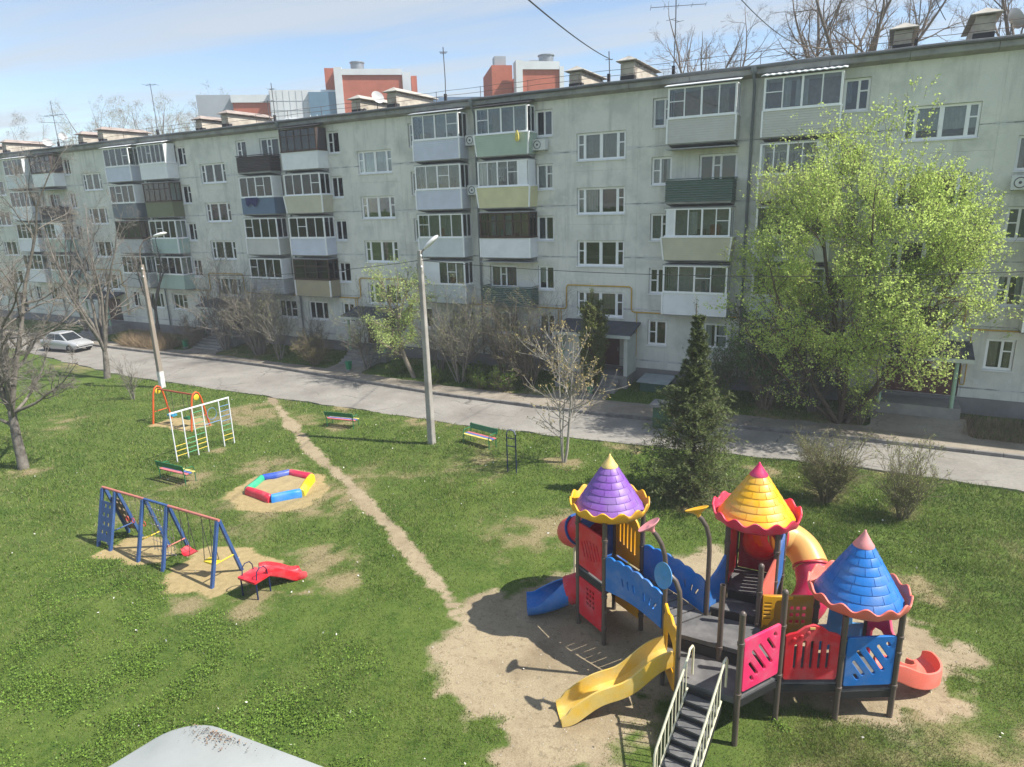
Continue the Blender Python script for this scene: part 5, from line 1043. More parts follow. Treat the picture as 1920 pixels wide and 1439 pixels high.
for i in range(240):
    p = oc+ux*(.15+rl.gauss(0, .055))+vy*(.022+abs(rl.gauss(0, .022))); a = rl.random()*6.3; s = .001+.0045*rl.random()**2; d = Vector((math.cos(a), math.sin(a), 0)); q = Vector((-d.y, d.x, 0))*.35; c = p+Vector((0, 0, 8.806))
    lv.add([c-d*s, c+q*s+Vector((0, 0, .003)), c+d*s, c-q*s], [(0, 1, 2, 3)])
setp(lv.build('dead_leaves', mat('dead_leaf', (.24, .17, .12), .9, .2, 60, isl=.5), hd), kind='stuff')
# ------------------------------------------------------------------ vegetation tools
def nrmz(a): return a/np.maximum(np.linalg.norm(a, axis=-1, keepdims=True), 1e-9)
def tubes_np(P, R, s=4):
    """batch of tubes: P [B,n,3], R [B,n] -> verts, quads"""
    B, n, _ = P.shape; d = nrmz(P[:, -1]-P[:, 0]); up = np.where(np.abs(d[:, 2:3]) < .9, np.array([[0, 0, 1.]]), np.array([[1., 0, 0]])); a = nrmz(np.cross(d, up)); b = np.cross(d, a)
    th = 2*np.pi*np.arange(s)/s
    off = a[:, None, None, :]*np.cos(th)[None, None, :, None] + b[:, None, None, :]*np.sin(th)[None, None, :, None]
    V = (P[:, :, None, :] + off*R[:, :, None, None]).reshape(-1, 3)
    base = (np.arange(B)*n*s)[:, None, None] + (np.arange(n-1)*s)[None, :, None]; j = np.arange(s)[None, None, :]; j2 = (j+1) % s
    F = np.stack([base+j, base+j2, base+s+j2, base+s+j], -1).reshape(-1, 4); return V, F
def stack(parts):
    Vs, Fs, o = [], [], 0
    for V, F in parts: Vs.append(V); Fs.append(F+o); o += len(V)
    return np.concatenate(Vs), np.concatenate(Fs)
def branches(rg, p, d, L, r0, r1, npts, wob, trop):
    """grow B branches from points p along d: returns P [B,npts,3], R"""
    B = len(p); P = np.zeros((B, npts, 3)); P[:, 0] = p; d = nrmz(d); st = (L/(npts-1))[:, None]; tr = np.asarray(trop, float)
    for i in range(1, npts):
        d = nrmz(d + rg.normal(0, wob, (B, 3)) + tr); P[:, i] = P[:, i-1] + d*st
    t = np.linspace(0, 1, npts)[None]; return P, r0[:, None]*(1-t) + r1[:, None]*t
def children(rg, P, R, k, t0, t1, ang, angj, lr, taper, rr, rend, npts, wob, trop, outward=None):
    """k children per parent branch"""
    B, n, _ = P.shape; Lp = np.linalg.norm(np.diff(P, axis=1), axis=2).sum(1)
    idx = np.repeat(np.arange(B), k); t = rg.uniform(t0, t1, len(idx)); f = t*(n-1); i = np.minimum(f.astype(int), n-2); u = (f-i)[:, None]
    p = P[idx, i]*(1-u)+P[idx, i+1]*u; d = nrmz(P[idx, i+1]-P[idx, i]); r = (R[idx, i]*(1-u[:, 0])+R[idx, i+1]*u[:, 0])
    a = nrmz(np.cross(d, rg.normal(0, 1, d.shape))); an = np.abs(rg.normal(ang, angj, len(idx)))[:, None]
    nd = d*np.cos(an)+a*np.sin(an); L = Lp[idx]*lr*rg.uniform(.65, 1.2, len(idx))*(1-taper*t)
    return branches(rg, p, nd, L, r*rr, np.maximum(r*rend, .0022), npts, wob, trop)
def leaves_np(rg, p, size, up=.3, asp=.6):
    """diamond leaves folded along the rib at points p"""
    N_ = len(p); a = nrmz(rg.normal(0, 1, (N_, 3))+np.array([0, 0, -.15])); b = nrmz(np.cross(a, nrmz(rg.normal(0, 1, (N_, 3))+np.array([0, 0, up*2])))); c = np.cross(a, b); s = (size*rg.uniform(.6, 1.25, N_))[:, None]
    V = np.stack([p, p+a*s*.5+b*s*asp*.5+c*s*.1, p+a*s, p+a*s*.5-b*s*asp*.5+c*s*.1], 1).reshape(-1, 3); o = np.arange(N_)[:, None]*4
    return V, np.concatenate([o, o+1, o+2, o+3], 1)
def along(rg, P, n, j, t0=.15):
    B, m, _ = P.shape; idx = rg.integers(0, B, n); f = rg.uniform(t0, 1, n)*(m-1); i = np.minimum(f.astype(int), m-2); u = (f-i)[:, None]
    return P[idx, i]*(1-u)+P[idx, i+1]*u + rg.normal(0, j, (n, 3))
def plant(name, loc, label, cat, parts, group=None):
    t = thing(name, loc, label, cat, group)
    for pn, V, F, m in parts:
        me = np_mesh(pn, V, F, smooth=pn in ('trunk', 'stems', 'twigs')); o = link(pn, me, m, t)
        if pn in ('leaves', 'buds', 'twigs', 'needles', 'crown', 'stems'): o['kind'] = 'stuff'
    return t
M_bark = mat('bark_grey', (.13, .115, .10), .95, .22, 3, .6, 25, spec=.15, col2=(.075, .065, .055), c2s=5); M_barkp = mat('bark_pale_grey', (.20, .18, .155), .95, .22, 3, .6, 25, spec=.15, col2=(.12, .105, .09), c2s=5); M_barkb = mat('bark_brown', (.105, .08, .058), .95, .22, 3, .6, 25, spec=.15); M_twig = mat('twig_grey', (.22, .195, .165), .9, .2, 2, isl=.25); M_twigw = mat('twig_pale', (.30, .275, .24), .9, .15, 2, isl=.2); M_twigb = mat('twig_brown', (.20, .16, .115), .9, .2, 2, isl=.3)
def leafm(n, c, tr=.4, isl=.35): return mat('leaf_'+n, c, .55, .18, .8, isl=isl, trans=tr, spec=.3)
L_yg = leafm('young_maple', (.55, .68, .19), .58, .22); L_y2 = leafm('young_birch', (.50, .62, .22), .55); L_bu = leafm('bud', (.42, .34, .15), .3); L_sh = leafm('shrub', (.34, .38, .15), .45); L_lil = leafm('lilac', (.10, .19, .055), .4); L_spr = leafm('spruce', (.12, .15, .05), .2, .5); L_thu = leafm('thuja', (.15, .175, .045), .2, .4); L_tan = leafm('dry', (.30, .22, .11), .3)
def pt(*a): return np.array(a, float)[None]
def bare_tree(seed, loc, h, spread, label, r=.2, fork=3, dens=1., trop=.03, lean=(0, 0), fh=.28, m1=None, m2=None, group=None, lv=None, name='bare_tree', k3=7, k4=5, low=.25, side=0, fine=0, srad=.5):
    rg = np.random.default_rng(seed); b = np.array(loc, float)
    T, TR = branches(rg, pt(*b+np.array([0, 0, -.1])), pt(lean[0], lean[1], 1.), np.array([h*fh]), np.array([r*1.25]), np.array([r*.85]), 6, .05, (0, 0, .02))
    n = fork; az = rg.uniform(0, 6.28)+np.arange(n)*6.283/n+rg.normal(0, .3, n); sp = rg.uniform(.25, .6, n)*spread
    d = np.stack([np.cos(az)*sp, np.sin(az)*sp, np.ones(n)], 1); p = np.repeat(T[:, -1], n, 0)
    A, AR = branches(rg, p, d, h*(1-fh)*rg.uniform(.75, 1.05, n), np.full(n, r*.72), np.full(n, .012), 11, .10, (0, 0, .05))
    if side:
        az2 = rg.uniform(0, 6.28)+np.arange(side)*6.283/side+rg.normal(0, .25, side); f0 = rg.uniform(.55, 1, side); p2 = T[0, -1]*f0[:, None]+T[0, 2]*(1-f0[:, None]); d2 = np.stack([np.cos(az2), np.sin(az2), rg.uniform(.3, .95, side)], 1)
        A2, A2R = branches(rg, p2, d2, h*srad*rg.uniform(.7, 1.1, side), np.full(side, r*.42), np.full(side, .01), 11, .10, (0, 0, -.015)); A = np.concatenate([A, A2]); AR = np.concatenate([AR, A2R])
    B_, BR = children(rg, A, AR, int(9*dens), low, .95, .75, .2, .42, .45, .55, .12, 8, .13, (0, 0, trop)); C_, CR = children(rg, B_, BR, int(k3*dens), .2, 1, .7, .25, .45, .4, .6, .2, 6, .14, (0, 0, trop)); D_, DR = children(rg, C_, CR, int(k4*dens), .2, 1, .65, .25, .55, .4, .7, .35, 4, .15, (0, 0, trop))
    V1, F1 = stack([tubes_np(T, TR, 10), tubes_np(A, AR, 7), tubes_np(B_, BR, 5)]); pp = [tubes_np(C_, CR, 4), tubes_np(D_, np.maximum(DR, .0038), 3)]
    if fine: E_, ER = children(rg, D_, DR, fine, .15, 1, .7, .25, .6, .3, .8, .6, 2, .16, (0, 0, trop)); pp.append(tubes_np(E_, np.maximum(ER, .0032), 3))
    V2, F2 = stack(pp)
    parts = [('trunk', V1, F1, m1 or M_bark), ('crown', V2, F2, m2 or M_twig)]
    if lv:
        num, size, m, j = lv; pts = along(rg, D_, num, j); V, F = leaves_np(rg, pts, np.full(num, size)); parts.append(('leaves', V, F, m))
    return plant(name, loc, label, 'tree', parts, group)
# leafless trees on the left
bare_tree(11, (-30.86, 13.23, 0), 13.2, .5, 'large leafless tree with forked grey trunk at the left edge of the lawn', .175, 5, 1.0, .02, (-.05, -.03), .20, low=.1, side=5, fine=4, srad=.34, k3=8, k4=6, m1=M_barkp)
bare_tree(12, (-43.4, 24.4, 0), 11.6, .42, 'upright leafless tree with many vertical stems beside the road at left', .17, 7, .95, .07, (0, 0), .16, fine=4, m1=M_barkp)
bare_tree(13, (-55.5, 22.5, 0), 10, .8, 'leafless tree at far left, further down the road', .15, 4, .85, side=3, fine=3)
bare_tree(14, (-40.5, 16.5, 0), 8.5, 1.0, 'leafless tree behind the large forked one at the far left edge', .16, 4, .9, .0, side=4, fine=3)
bare_tree(15, (-50.5, 33.2, .2), 9.5, .8, 'slender leafless tree against the facade at far left', .13, 4, .8, fine=3)
bare_tree(16, (-62, 24.5, 0), 11, .8, 'leafless tree behind the parked car at the left edge', .15, 5, .9, side=3, fine=3)
bare_tree(17, (-60.5, 33.0, .2), 10.5, .7, 'leafless tree in front of the leftmost balconies', .16, 5, .85, fine=3)
# big tree coming into leaf at the right
def green_tree():
    rg = np.random.default_rng(5); b = np.array((-.9, 32.55, .1))
    n = 6; d = np.array([[-.55, -.25, 1], [-.18, .1, 1.15], [.10, -.35, 1.1], [.55, -.1, 1.0], [.95, -.45, .85], [-.85, -.45, .9]]); L_ = np.array([9.6, 13.2, 11.8, 10.8, 8.4, 8.0])*.93
    p = b+rg.normal(0, .13, (n, 3))*np.array([1, 1, 0]); A, AR = branches(rg, p, d, L_, np.array([.11, .15, .12, .14, .11, .09]), np.full(n, .015), 12, .055, (0, -.006, .045))
    B_, BR = children(rg, A, AR, 15, .2, .98, .8, .22, .40, .55, .5, .15, 8, .12, (0, -.02, .02)); C_, CR = children(rg, B_, BR, 8, .2, 1, .75, .25, .5, .35, .6, .25, 5, .15, (0, 0, .0)); D_, DR = children(rg, C_, CR, 4, .25, 1, .7, .3, .6, .3, .7, .4, 3, .16, (0, 0, -.02))
    ok = lambda P: P[:, :, 1].max(1) < 35.0
    B_, BR = B_[ok(B_)], BR[ok(B_)]; C_, CR = C_[ok(C_)], CR[ok(C_)]; D_, DR = D_[ok(D_)], DR[ok(D_)]
    V1, F1 = stack([tubes_np(A, AR, 8), tubes_np(B_, BR, 5)]); V2, F2 = tubes_np(C_, CR, 3)
    # outer sprays: twigs growing out of the limb system up to an uneven crown surface
    m = 16500; u = nrmz(rg.normal(0, 1, (m, 3))); rr = rg.uniform(.45, 1.0, m)**.7; lob = .84+.24*np.sin(u[:, 0]*5.1+u[:, 2]*3.3+1)*np.sin(u[:, 2]*6.2+u[:, 1]*4+.5)+.10*rg.normal(0, .5, m)
    c = np.array([-.72, 32.1, 7.5]); q = c+u*rr[:, None]*lob[:, None]*np.array([5.75, 3.7, 6.55]); q[:, 0] += .10*(q[:, 2]-7.3)*.5
    nz3 = .5*vnoise(q[:, 0]+q[:, 2]*.35, q[:, 1]*.5+q[:, 2]*1.0, 1.15)+.5*vnoise(q[:, 0]*1.1-q[:, 2]*.4, q[:, 1]*1.1+q[:, 2]*.9, .6); keep = (nz3 > .415) & (q[:, 1] < 34.9) & (q[:, 2] > 2.1+.35*np.abs(q[:, 0]+.6)*(q[:, 0] < 0)); q = q[keep]; dq = nrmz(q-np.array([-.8, 32.5, 3.5])+rg.normal(0, 1.2, q.shape)); E_, ER = branches(rg, q-dq*.42, dq, np.full(len(q), .46), np.full(len(q), .0065), np.full(len(q), .004), 3, .14, (0, 0, .02))
    V2, F2 = stack([(V2, F2), tubes_np(E_, ER, 3)])
    pts = np.concatenate([along(rg, D_, 9000, .06, .35), along(rg, E_, 70000, .05, .25)]); pts = pts[(pts[:, 1] < 35.1) & (pts[:, 2] > 1.2)]
    V, F = leaves_np(rg, pts, np.full(len(pts), .100), .35, .72)
    plant('maple_tree', tuple(b), 'big tree with fresh yellow-green leaves covering the facade at right', 'tree', [('trunk', V1, F1, M_barkb), ('crown', V2, F2, M_twigb), ('leaves', V, F, L_yg)])
green_tree()
def young_tree():
    rg = np.random.default_rng(8); b = np.array((-24.25, 31.75, .1))
    T, TR = branches(rg, pt(*b), pt(-.42, .05, 1), np.array([3.6]), np.array([.15]), np.array([.10]), 8, .05, (.045, 0, .06)); n = 5; az = np.arange(n)*1.3+.5; d = np.stack([np.cos(az)*.75, np.sin(az)*.6, np.ones(n)], 1)
    A, AR = branches(rg, np.repeat(T[:, -1], n, 0), d, rg.uniform(3.6, 5.4, n), np.full(n, .07), np.full(n, .012), 9, .09, (0, 0, .05)); A2, A2R = children(rg, T, TR, 9, .32, .95, .95, .2, .75, .2, .5, .15, 7, .1, (0, 0, .06))
    A = np.concatenate([A[:, :7], A2]); AR = np.concatenate([AR[:, :7], A2R]); B_, BR = children(rg, A, AR, 12, .2, 1, .85, .2, .5, .4, .5, .2, 6, .13, (0, 0, .02)); C_, CR = children(rg, B_, BR, 7, .2, 1, .7, .25, .5, .3, .6, .3, 4, .15, (0, 0, 0))
    pts = along(rg, C_, 8000, .12, .2); V, F = leaves_np(rg, pts, np.full(len(pts), .09), .3, .75); V1, F1 = stack([tubes_np(T, TR, 9), tubes_np(A, AR, 6)]); V2, F2 = stack([tubes_np(B_, BR, 4), tubes_np(C_, np.maximum(CR, .004), 3)])
    plant('young_tree', tuple(b), 'crooked young tree with sparse yellow-green leaves behind the tall lamp post', 'tree', [('trunk', V1, F1, mat('bark_pale', (.26, .22, .17), .9, .2, 3, .5, 25)), ('crown', V2, F2, M_twigb), ('leaves', V, F, L_y2)])
young_tree()
def sapling():
    rg = np.random.default_rng(21); b = np.array((-10.45, 23.1, 0.)); n = 3; d = np.array([[-.13, 0, 1], [.10, .05, 1], [.02, -.1, 1.]])
    A, AR = branches(rg, b+np.array([[-.03, 0, 0], [.04, 0, 0], [0, -.03, 0]]), d, np.array([5.0, 5.5, 4.3]), np.array([.055, .062, .035]), np.full(n, .012), 10, .04, (0, 0, .03)); B_, BR = children(rg, A, AR, 17, .25, .9, 1.0, .15, .46, .45, .55, .3, 7, .06, (0, 0, .085)); C_, CR = children(rg, B_, BR, 5, .25, .95, .65, .15, .5, .3, .65, .5, 5, .08, (0, 0, .1))
    tips = np.concatenate([B_[:, -1], C_[:, -1], along(rg, C_, 60, .0, .5)]); q = np.repeat(tips, 5, 0)+rg.normal(0, .028, (len(tips)*5, 3))+np.array([0, 0, .02]); V, F = leaves_np(rg, q, np.full(len(q), .085), 1., .45)
    V1, F1 = tubes_np(A, AR, 7); V2, F2 = stack([tubes_np(B_, np.maximum(BR, .008), 5), tubes_np(C_, np.maximum(CR, .0065), 4)]); plant('budding_sapling', tuple(b), 'pale multi-stemmed sapling with swollen buds between lawn and road', 'tree', [('trunk', V1, F1, mat('bark_sapling', (.36, .33, .29), .9, .15, 4, .3, 30)), ('crown', V2, F2, M_twigw), ('buds', V, F, L_bu)])
sapling()
def spruce():
    rg = np.random.default_rng(31); b = np.array((-5.07, 21.97, 0.)); Ht = 6.9; T, TR = branches(rg, pt(*b), pt(.0, 0, 1), np.array([Ht]), np.array([.13]), np.array([.012]), 14, .006, (0, 0, .05)); zs = np.concatenate([np.arange(.15, 5.2, .16), np.arange(5.2, 6.5, .22)]); ps, ds, Ls = [], [], []
    for z in zs:
        f = z/Ht; rad = 1.95*(1-f)**.85*(.88 if z < .5 else 1)+.10; rad *= .62 if f > .52 else 1; k = 9 if f < .5 else 7 if f < .75 else 5; a0 = rg.uniform(0, 6.28)
        for i in range(k):
            a = a0+6.283*i/k+rg.normal(0, .15); ps.append(b+np.array([0, 0, z])); e = -.12 if f < .3 else .15 if f < .7 else .75; ds.append([math.cos(a), math.sin(a), e+rg.normal(0, .1)]); Ls.append(rad*rg.uniform(.72, 1.16))
    A, AR = branches(rg, np.array(ps), np.array(ds), np.array(Ls), np.full(len(ps), .014), np.full(len(ps), .004), 7, .05, (0, 0, .035)); B_, BR = children(rg, A, AR, 10, .12, 1, .85, .12, .38, .55, .6, .4, 4, .06, (0, 0, -.03)); C_, CR = children(rg, B_, BR, 2, .2, .9, .75, .15, .5, .2, .7, .5, 3, .05, (0, 0, -.04))
    def needles(P, n, s):
        B0, m0, _ = P.shape; idx = rg.integers(0, B0, n); f = rg.uniform(.03, 1, n)*(m0-1); i = np.minimum(f.astype(int), m0-2); u = (f-i)[:, None]; p = P[idx, i]*(1-u)+P[idx, i+1]*u; d = nrmz(P[idx, i+1]-P[idx, i]); lat = nrmz(np.cross(d, np.array([[0, 0, 1.]]))); sg = rg.choice((-1., 1.), n)[:, None]
        a = nrmz(d*.75+lat*sg*rg.uniform(.3, 1, (n, 1))+np.array([[0, 0, 1.]])*rg.normal(.12, .3, (n, 1))); bb_ = nrmz(np.cross(a, np.array([[0, 0, 1.]])+rg.normal(0, .35, (n, 3)))); ss = (s*rg.uniform(.7, 1.25, n))[:, None]
        V = np.stack([p, p+a*ss*.5+bb_*ss*.13, p+a*ss, p+a*ss*.5-bb_*ss*.13], 1).reshape(-1, 3); o = np.arange(n)[:, None]*4; return V, np.concatenate([o, o+1, o+2, o+3], 1)
    tipm = along(rg, A[A[:, 0, 2] > 4.6], 700, .02, .1)
    V2, F2 = stack([needles(B_, 44000, .098), needles(C_, 26000, .09), needles(A, 10000, .10), leaves_np(rg, np.concatenate([T[0, -4:].repeat(60, 0)+rg.normal(0, .03, (240, 3))*np.array([1, 1, 6]), tipm]), np.full(940, .07), .3, .3)]); V1, F1 = stack([tubes_np(T, TR, 8), tubes_np(A, AR, 3)])
    plant('spruce_tree', tuple(b), 'dark green spruce with a bare leader standing behind the play castle', 'tree', [('trunk', V1, F1, M_barkb), ('needles', V2, F2, L_spr)])
spruce()
def thuja():
    rg = np.random.default_rng(41); b = np.array((-12.85, 32.25, .15)); n = 260; z = rg.uniform(.2, 4.6, n); rad = .82*np.sin(np.clip((z+.9)/6.6, 0, 1)*np.pi)**.8; a = rg.uniform(0, 6.28, n); p = b+np.stack([np.cos(a)*rad*.25, np.sin(a)*rad*.25, z], 1); d = np.stack([np.cos(a)*.75, np.sin(a)*.75, np.full(n, 1.1)], 1)
    A, AR = branches(rg, p, d, rad*1.15*rg.uniform(.8, 1.2, n), np.full(n, .012), np.full(n, .004), 5, .06, (0, 0, .12)); B_, BR = children(rg, A, AR, 9, .2, 1, .5, .15, .42, .2, .6, .5, 4, .07, (0, 0, .08)); pts = along(rg, B_, 26000, .016, .0); V, F = leaves_np(rg, pts, np.full(len(pts), .10), .8, .38); T, TR = branches(rg, pt(*b), pt(0, 0, 1), np.array([5.4]), np.array([.09]), np.array([.01]), 8, .01, (0, 0, .05)); tp = T[0, -1]+rg.normal(0, .05, (500, 3))*np.array([1, 1, 5])+np.array([0, 0, -.1]); V3, F3 = leaves_np(rg, tp, np.full(500, .08), .8, .38); V2, F2 = stack([(V, F), (V3, F3)])
    V1, F1 = stack([tubes_np(T, TR, 7), tubes_np(A, AR, 3)]); plant('thuja_tree', tuple(b), 'narrow columnar evergreen in front of the middle entrance', 'tree', [('trunk', V1, F1, M_barkb), ('leaves', V2, F2, L_thu)])
thuja()
def shrub(seed, loc, h, w_, stems, label, lv=None, m=None, dens=1., name='shrub', group='leafless shrubs along the facade', arch=.0, wob=.08):
    rg = np.random.default_rng(seed); b = np.array(loc, float); n = stems; az = rg.uniform(0, 6.28, n); sp = np.sqrt(rg.uniform(.02, 1, n))*w_/h; d = np.stack([np.cos(az)*sp, np.sin(az)*sp, np.ones(n)], 1); p = b+np.stack([np.cos(az), np.sin(az), 0*az], 1)*(.12*w_*np.sqrt(rg.uniform(0, 1, n)))[:, None]-np.array([0, 0, .05])
    L_ = h*rg.uniform(.6, 1.08, n); A, AR = branches(rg, p, d, L_, np.full(n, .012+.005*h)*rg.uniform(.6, 1.2, n), np.full(n, .005), 8, wob, (0, 0, .03-arch)); B_, BR = children(rg, A, AR, int(9*dens), .2, 1, .6, .2, .44, .4, .6, .4, 5, .1, (0, 0, .03-arch)); C_, CR = children(rg, B_, BR, int(7*dens), .1, 1, .65, .22, .6, .3, .7, .5, 4, .12, (0, 0, .02))
    parts = [('stems', *stack([tubes_np(A, AR, 5), tubes_np(B_, np.maximum(BR, .005), 4)]), m or M_twigb), ('twigs', *tubes_np(C_, np.maximum(CR, .0035), 3), m or M_twigb)]
    if lv: num, s, mm = lv; V, F = leaves_np(rg, along(rg, C_, num, .04, .2), np.full(num, s), .3, .65); parts.append(('leaves', V, F, mm))
    return plant(name, loc, label, 'shrub', parts, group)
shrub(51, (-28.4, 32.3, .15), 4.6, 1.5, 13, 'tall leafless shrub in front of the entrance steps, litter bin at its foot', (3000, .06, L_sh), M_twig); shrub(52, (-21.0, 31.9, .2), 5.6, 1.9, 20, 'tall twiggy shrub just right of the lamp post foot', (4200, .06, L_sh), M_twig); shrub(53, (-16.9, 32.6, .2), 5.0, 2.4, 26, 'spreading leafless shrub left of the budding sapling', (3600, .055, L_sh), M_twigb, arch=.01); shrub(54, (-38.8, 32.8, .2), 6.2, 2.4, 26, 'large tangled leafless shrub between the two lamp posts', (2800, .05, L_sh), M_twig); shrub(55, (-42.6, 33.0, .2), 7.0, 2.2, 18, 'tallest leafless shrub against the left part of the facade', None, M_twig)
shrub(56, (-36.2, 32.3, .2), 4.2, 1.2, 10, 'slim shrub with pale new shoots left of the round yellowish bush', (1600, .06, L_sh), M_twig); shrub(57, (-32.6, 32.0, .15), 2.1, 1.6, 38, 'round bush with yellowish shoots by the road at left', (4200, .055, leafm('forsythia', (.22, .22, .05))), M_twigb, group=None); shrub(58, (-46.0, 32.8, .2), 2.6, 2.0, 34, 'low brown shrub around the far left litter bin', None, M_twigb); shrub(59, (-23.4, 33.2, .2), 4.8, 1.6, 16, 'leafless shrub behind the crooked young tree', (900, .05, L_sh), M_twig); shrub(49, (-34.0, 33.6, .2), 3.0, 1.2, 12, 'thin leafless shrub close to the wall under ground floor windows', None, M_twig); shrub(48, (-19.0, 33.4, .25), 5.2, 1.3, 12, 'thin upright shrub hugging the downpipe', None, M_twigb)
shrub(60, (-.85, 23.5, 0), 2.3, 1.0, 34, 'fine twiggy shrub on the lawn right of the spruce', (6500, .04, leafm('fine', (.27, .31, .10))), mat('twig_olive', (.19, .165, .095), .9, .2, 2, isl=.25), 1.2, group='two shrubs by the road at right'); shrub(61, (1.4, 23.2, 0), 2.35, .95, 22, 'twiggy shrub with small leaves nearest the right edge of the lawn', (3600, .045, leafm('fine', (.27, .31, .10))), mat('twig_olive', (.17, .15, .09)), 1., group='two shrubs by the road at right')
for s, x, y, h, w_, lb in ((62, -22.4, 31.3, .95, .8, 'small green bush at the foot of the lamp post'), (63, -19.2, 31.2, 1.0, .8, 'low half-green bush beside the walk, left one of a pair'), (64, -17.9, 31.4, 1.25, 1.0, 'low bright green bush beside the walk, right one of a pair'), (65, -14.2, 32.0, .7, .6, 'small low bush behind the budding sapling'), (72, -25.9, 32.2, .8, .8, 'low green bush left of the crooked young tree'), (73, -20.4, 32.3, 1.1, .9, 'green bush under the tall twiggy shrub'), (74, -8.0, 32.7, .9, .9, 'low green bush behind the spruce by the wall'), (75, -6.6, 32.6, 1.2, 1.0, 'green bush just right of the spruce top by the wall')): shrub(s, (x, y, .12), h, w_, 22, lb, (2300, .075, leafm('bush', (.17, .27, .04))), M_twigb, .9, 'green_bush', 'low green bushes along the walk')
shrub(66, (-4.3, 33.2, .25), 4.9, 2.3, 26, 'dense green lilac left of the big yellow-green tree', (9500, .095, L_lil), M_twigb, group=None); shrub(67, (-2.2, 33.5, .25), 3.6, 1.5, 30, 'thin-stemmed undergrowth beneath the big yellow-green tree', (2600, .08, L_lil), M_twig, group=None); shrub(68, (-6.4, 33.6, .25), 3.0, 1.4, 16, 'small dark shrub between the spruce and the lilac', (3200, .085, L_lil), M_twigb, group=None); shrub(69, (-13.6, 33.9, .3), 2.2, .9, 14, 'dark shrub beside the columnar evergreen', (1500, .06, L_thu), M_twigb, group=None)
shrub(70, (-36.8, 21.9, 0), 2.6, .8, 9, 'few-stemmed bare shrub left of the orange swing', None, M_twig, .8, group=None, wob=.1); shrub(71, (-.1, 32.6, .1), 1.9, .7, 12, 'leafy suckers at the foot of the big tree', (1500, .1, L_yg), M_twigb, group=None)
# dead grass hedge strips: left hedge, right flower bed
def tuft_strip(name, x0, x1, y0, y1, n, h, label, cat, m, seed, z=.15):
    rg = np.random.default_rng(seed); p = np.stack([rg.uniform(x0, x1, n), rg.uniform(y0, y1, n), np.zeros(n)], 1); p[:, 2] = gz(p[:, 0], p[:, 1])-.03; d = nrmz(rg.normal(0, .45, (n, 3))+np.array([0, 0, 1])); L_ = h*rg.uniform(.5, 1.2, n); q = nrmz(np.cross(d, rg.normal(0, 1, (n, 3))))*.011; tip = p+d*L_[:, None]+rg.normal(0, .05, (n, 3))
    V = np.stack([p-q, p+q, tip], 1).reshape(-1, 3); F = np.arange(3*n).reshape(-1, 3); t = np_mesh(name, V, F); return setp(link(name, t, m), label, cat, kind='stuff')
tuft_strip('dead_hedge', -53.0, -47.5, 31.3, 32.6, 9000, 1.3, 'strip of tan dead stalks between road and facade at far left', 'hedge', mat('stalk_tan', (.30, .22, .13), .9, .2, 1, isl=.4), 81); tuft_strip('flower_bed_stalks', 3.75, 9.5, 32.3, 34.4, 7000, .5, 'brown stalks in the flower bed right of the entrance', 'plants', mat('stalk_brown', (.24, .18, .11), .9, .2, 1, isl=.4), 82); tuft_strip('flower_bed_leaves', 4.3, 9.5, 32.6, 34.2, 6000, .32, 'fresh green leaves in the flower bed right of the entrance', 'plants', leafm('tulip', (.13, .24, .04)), 83)
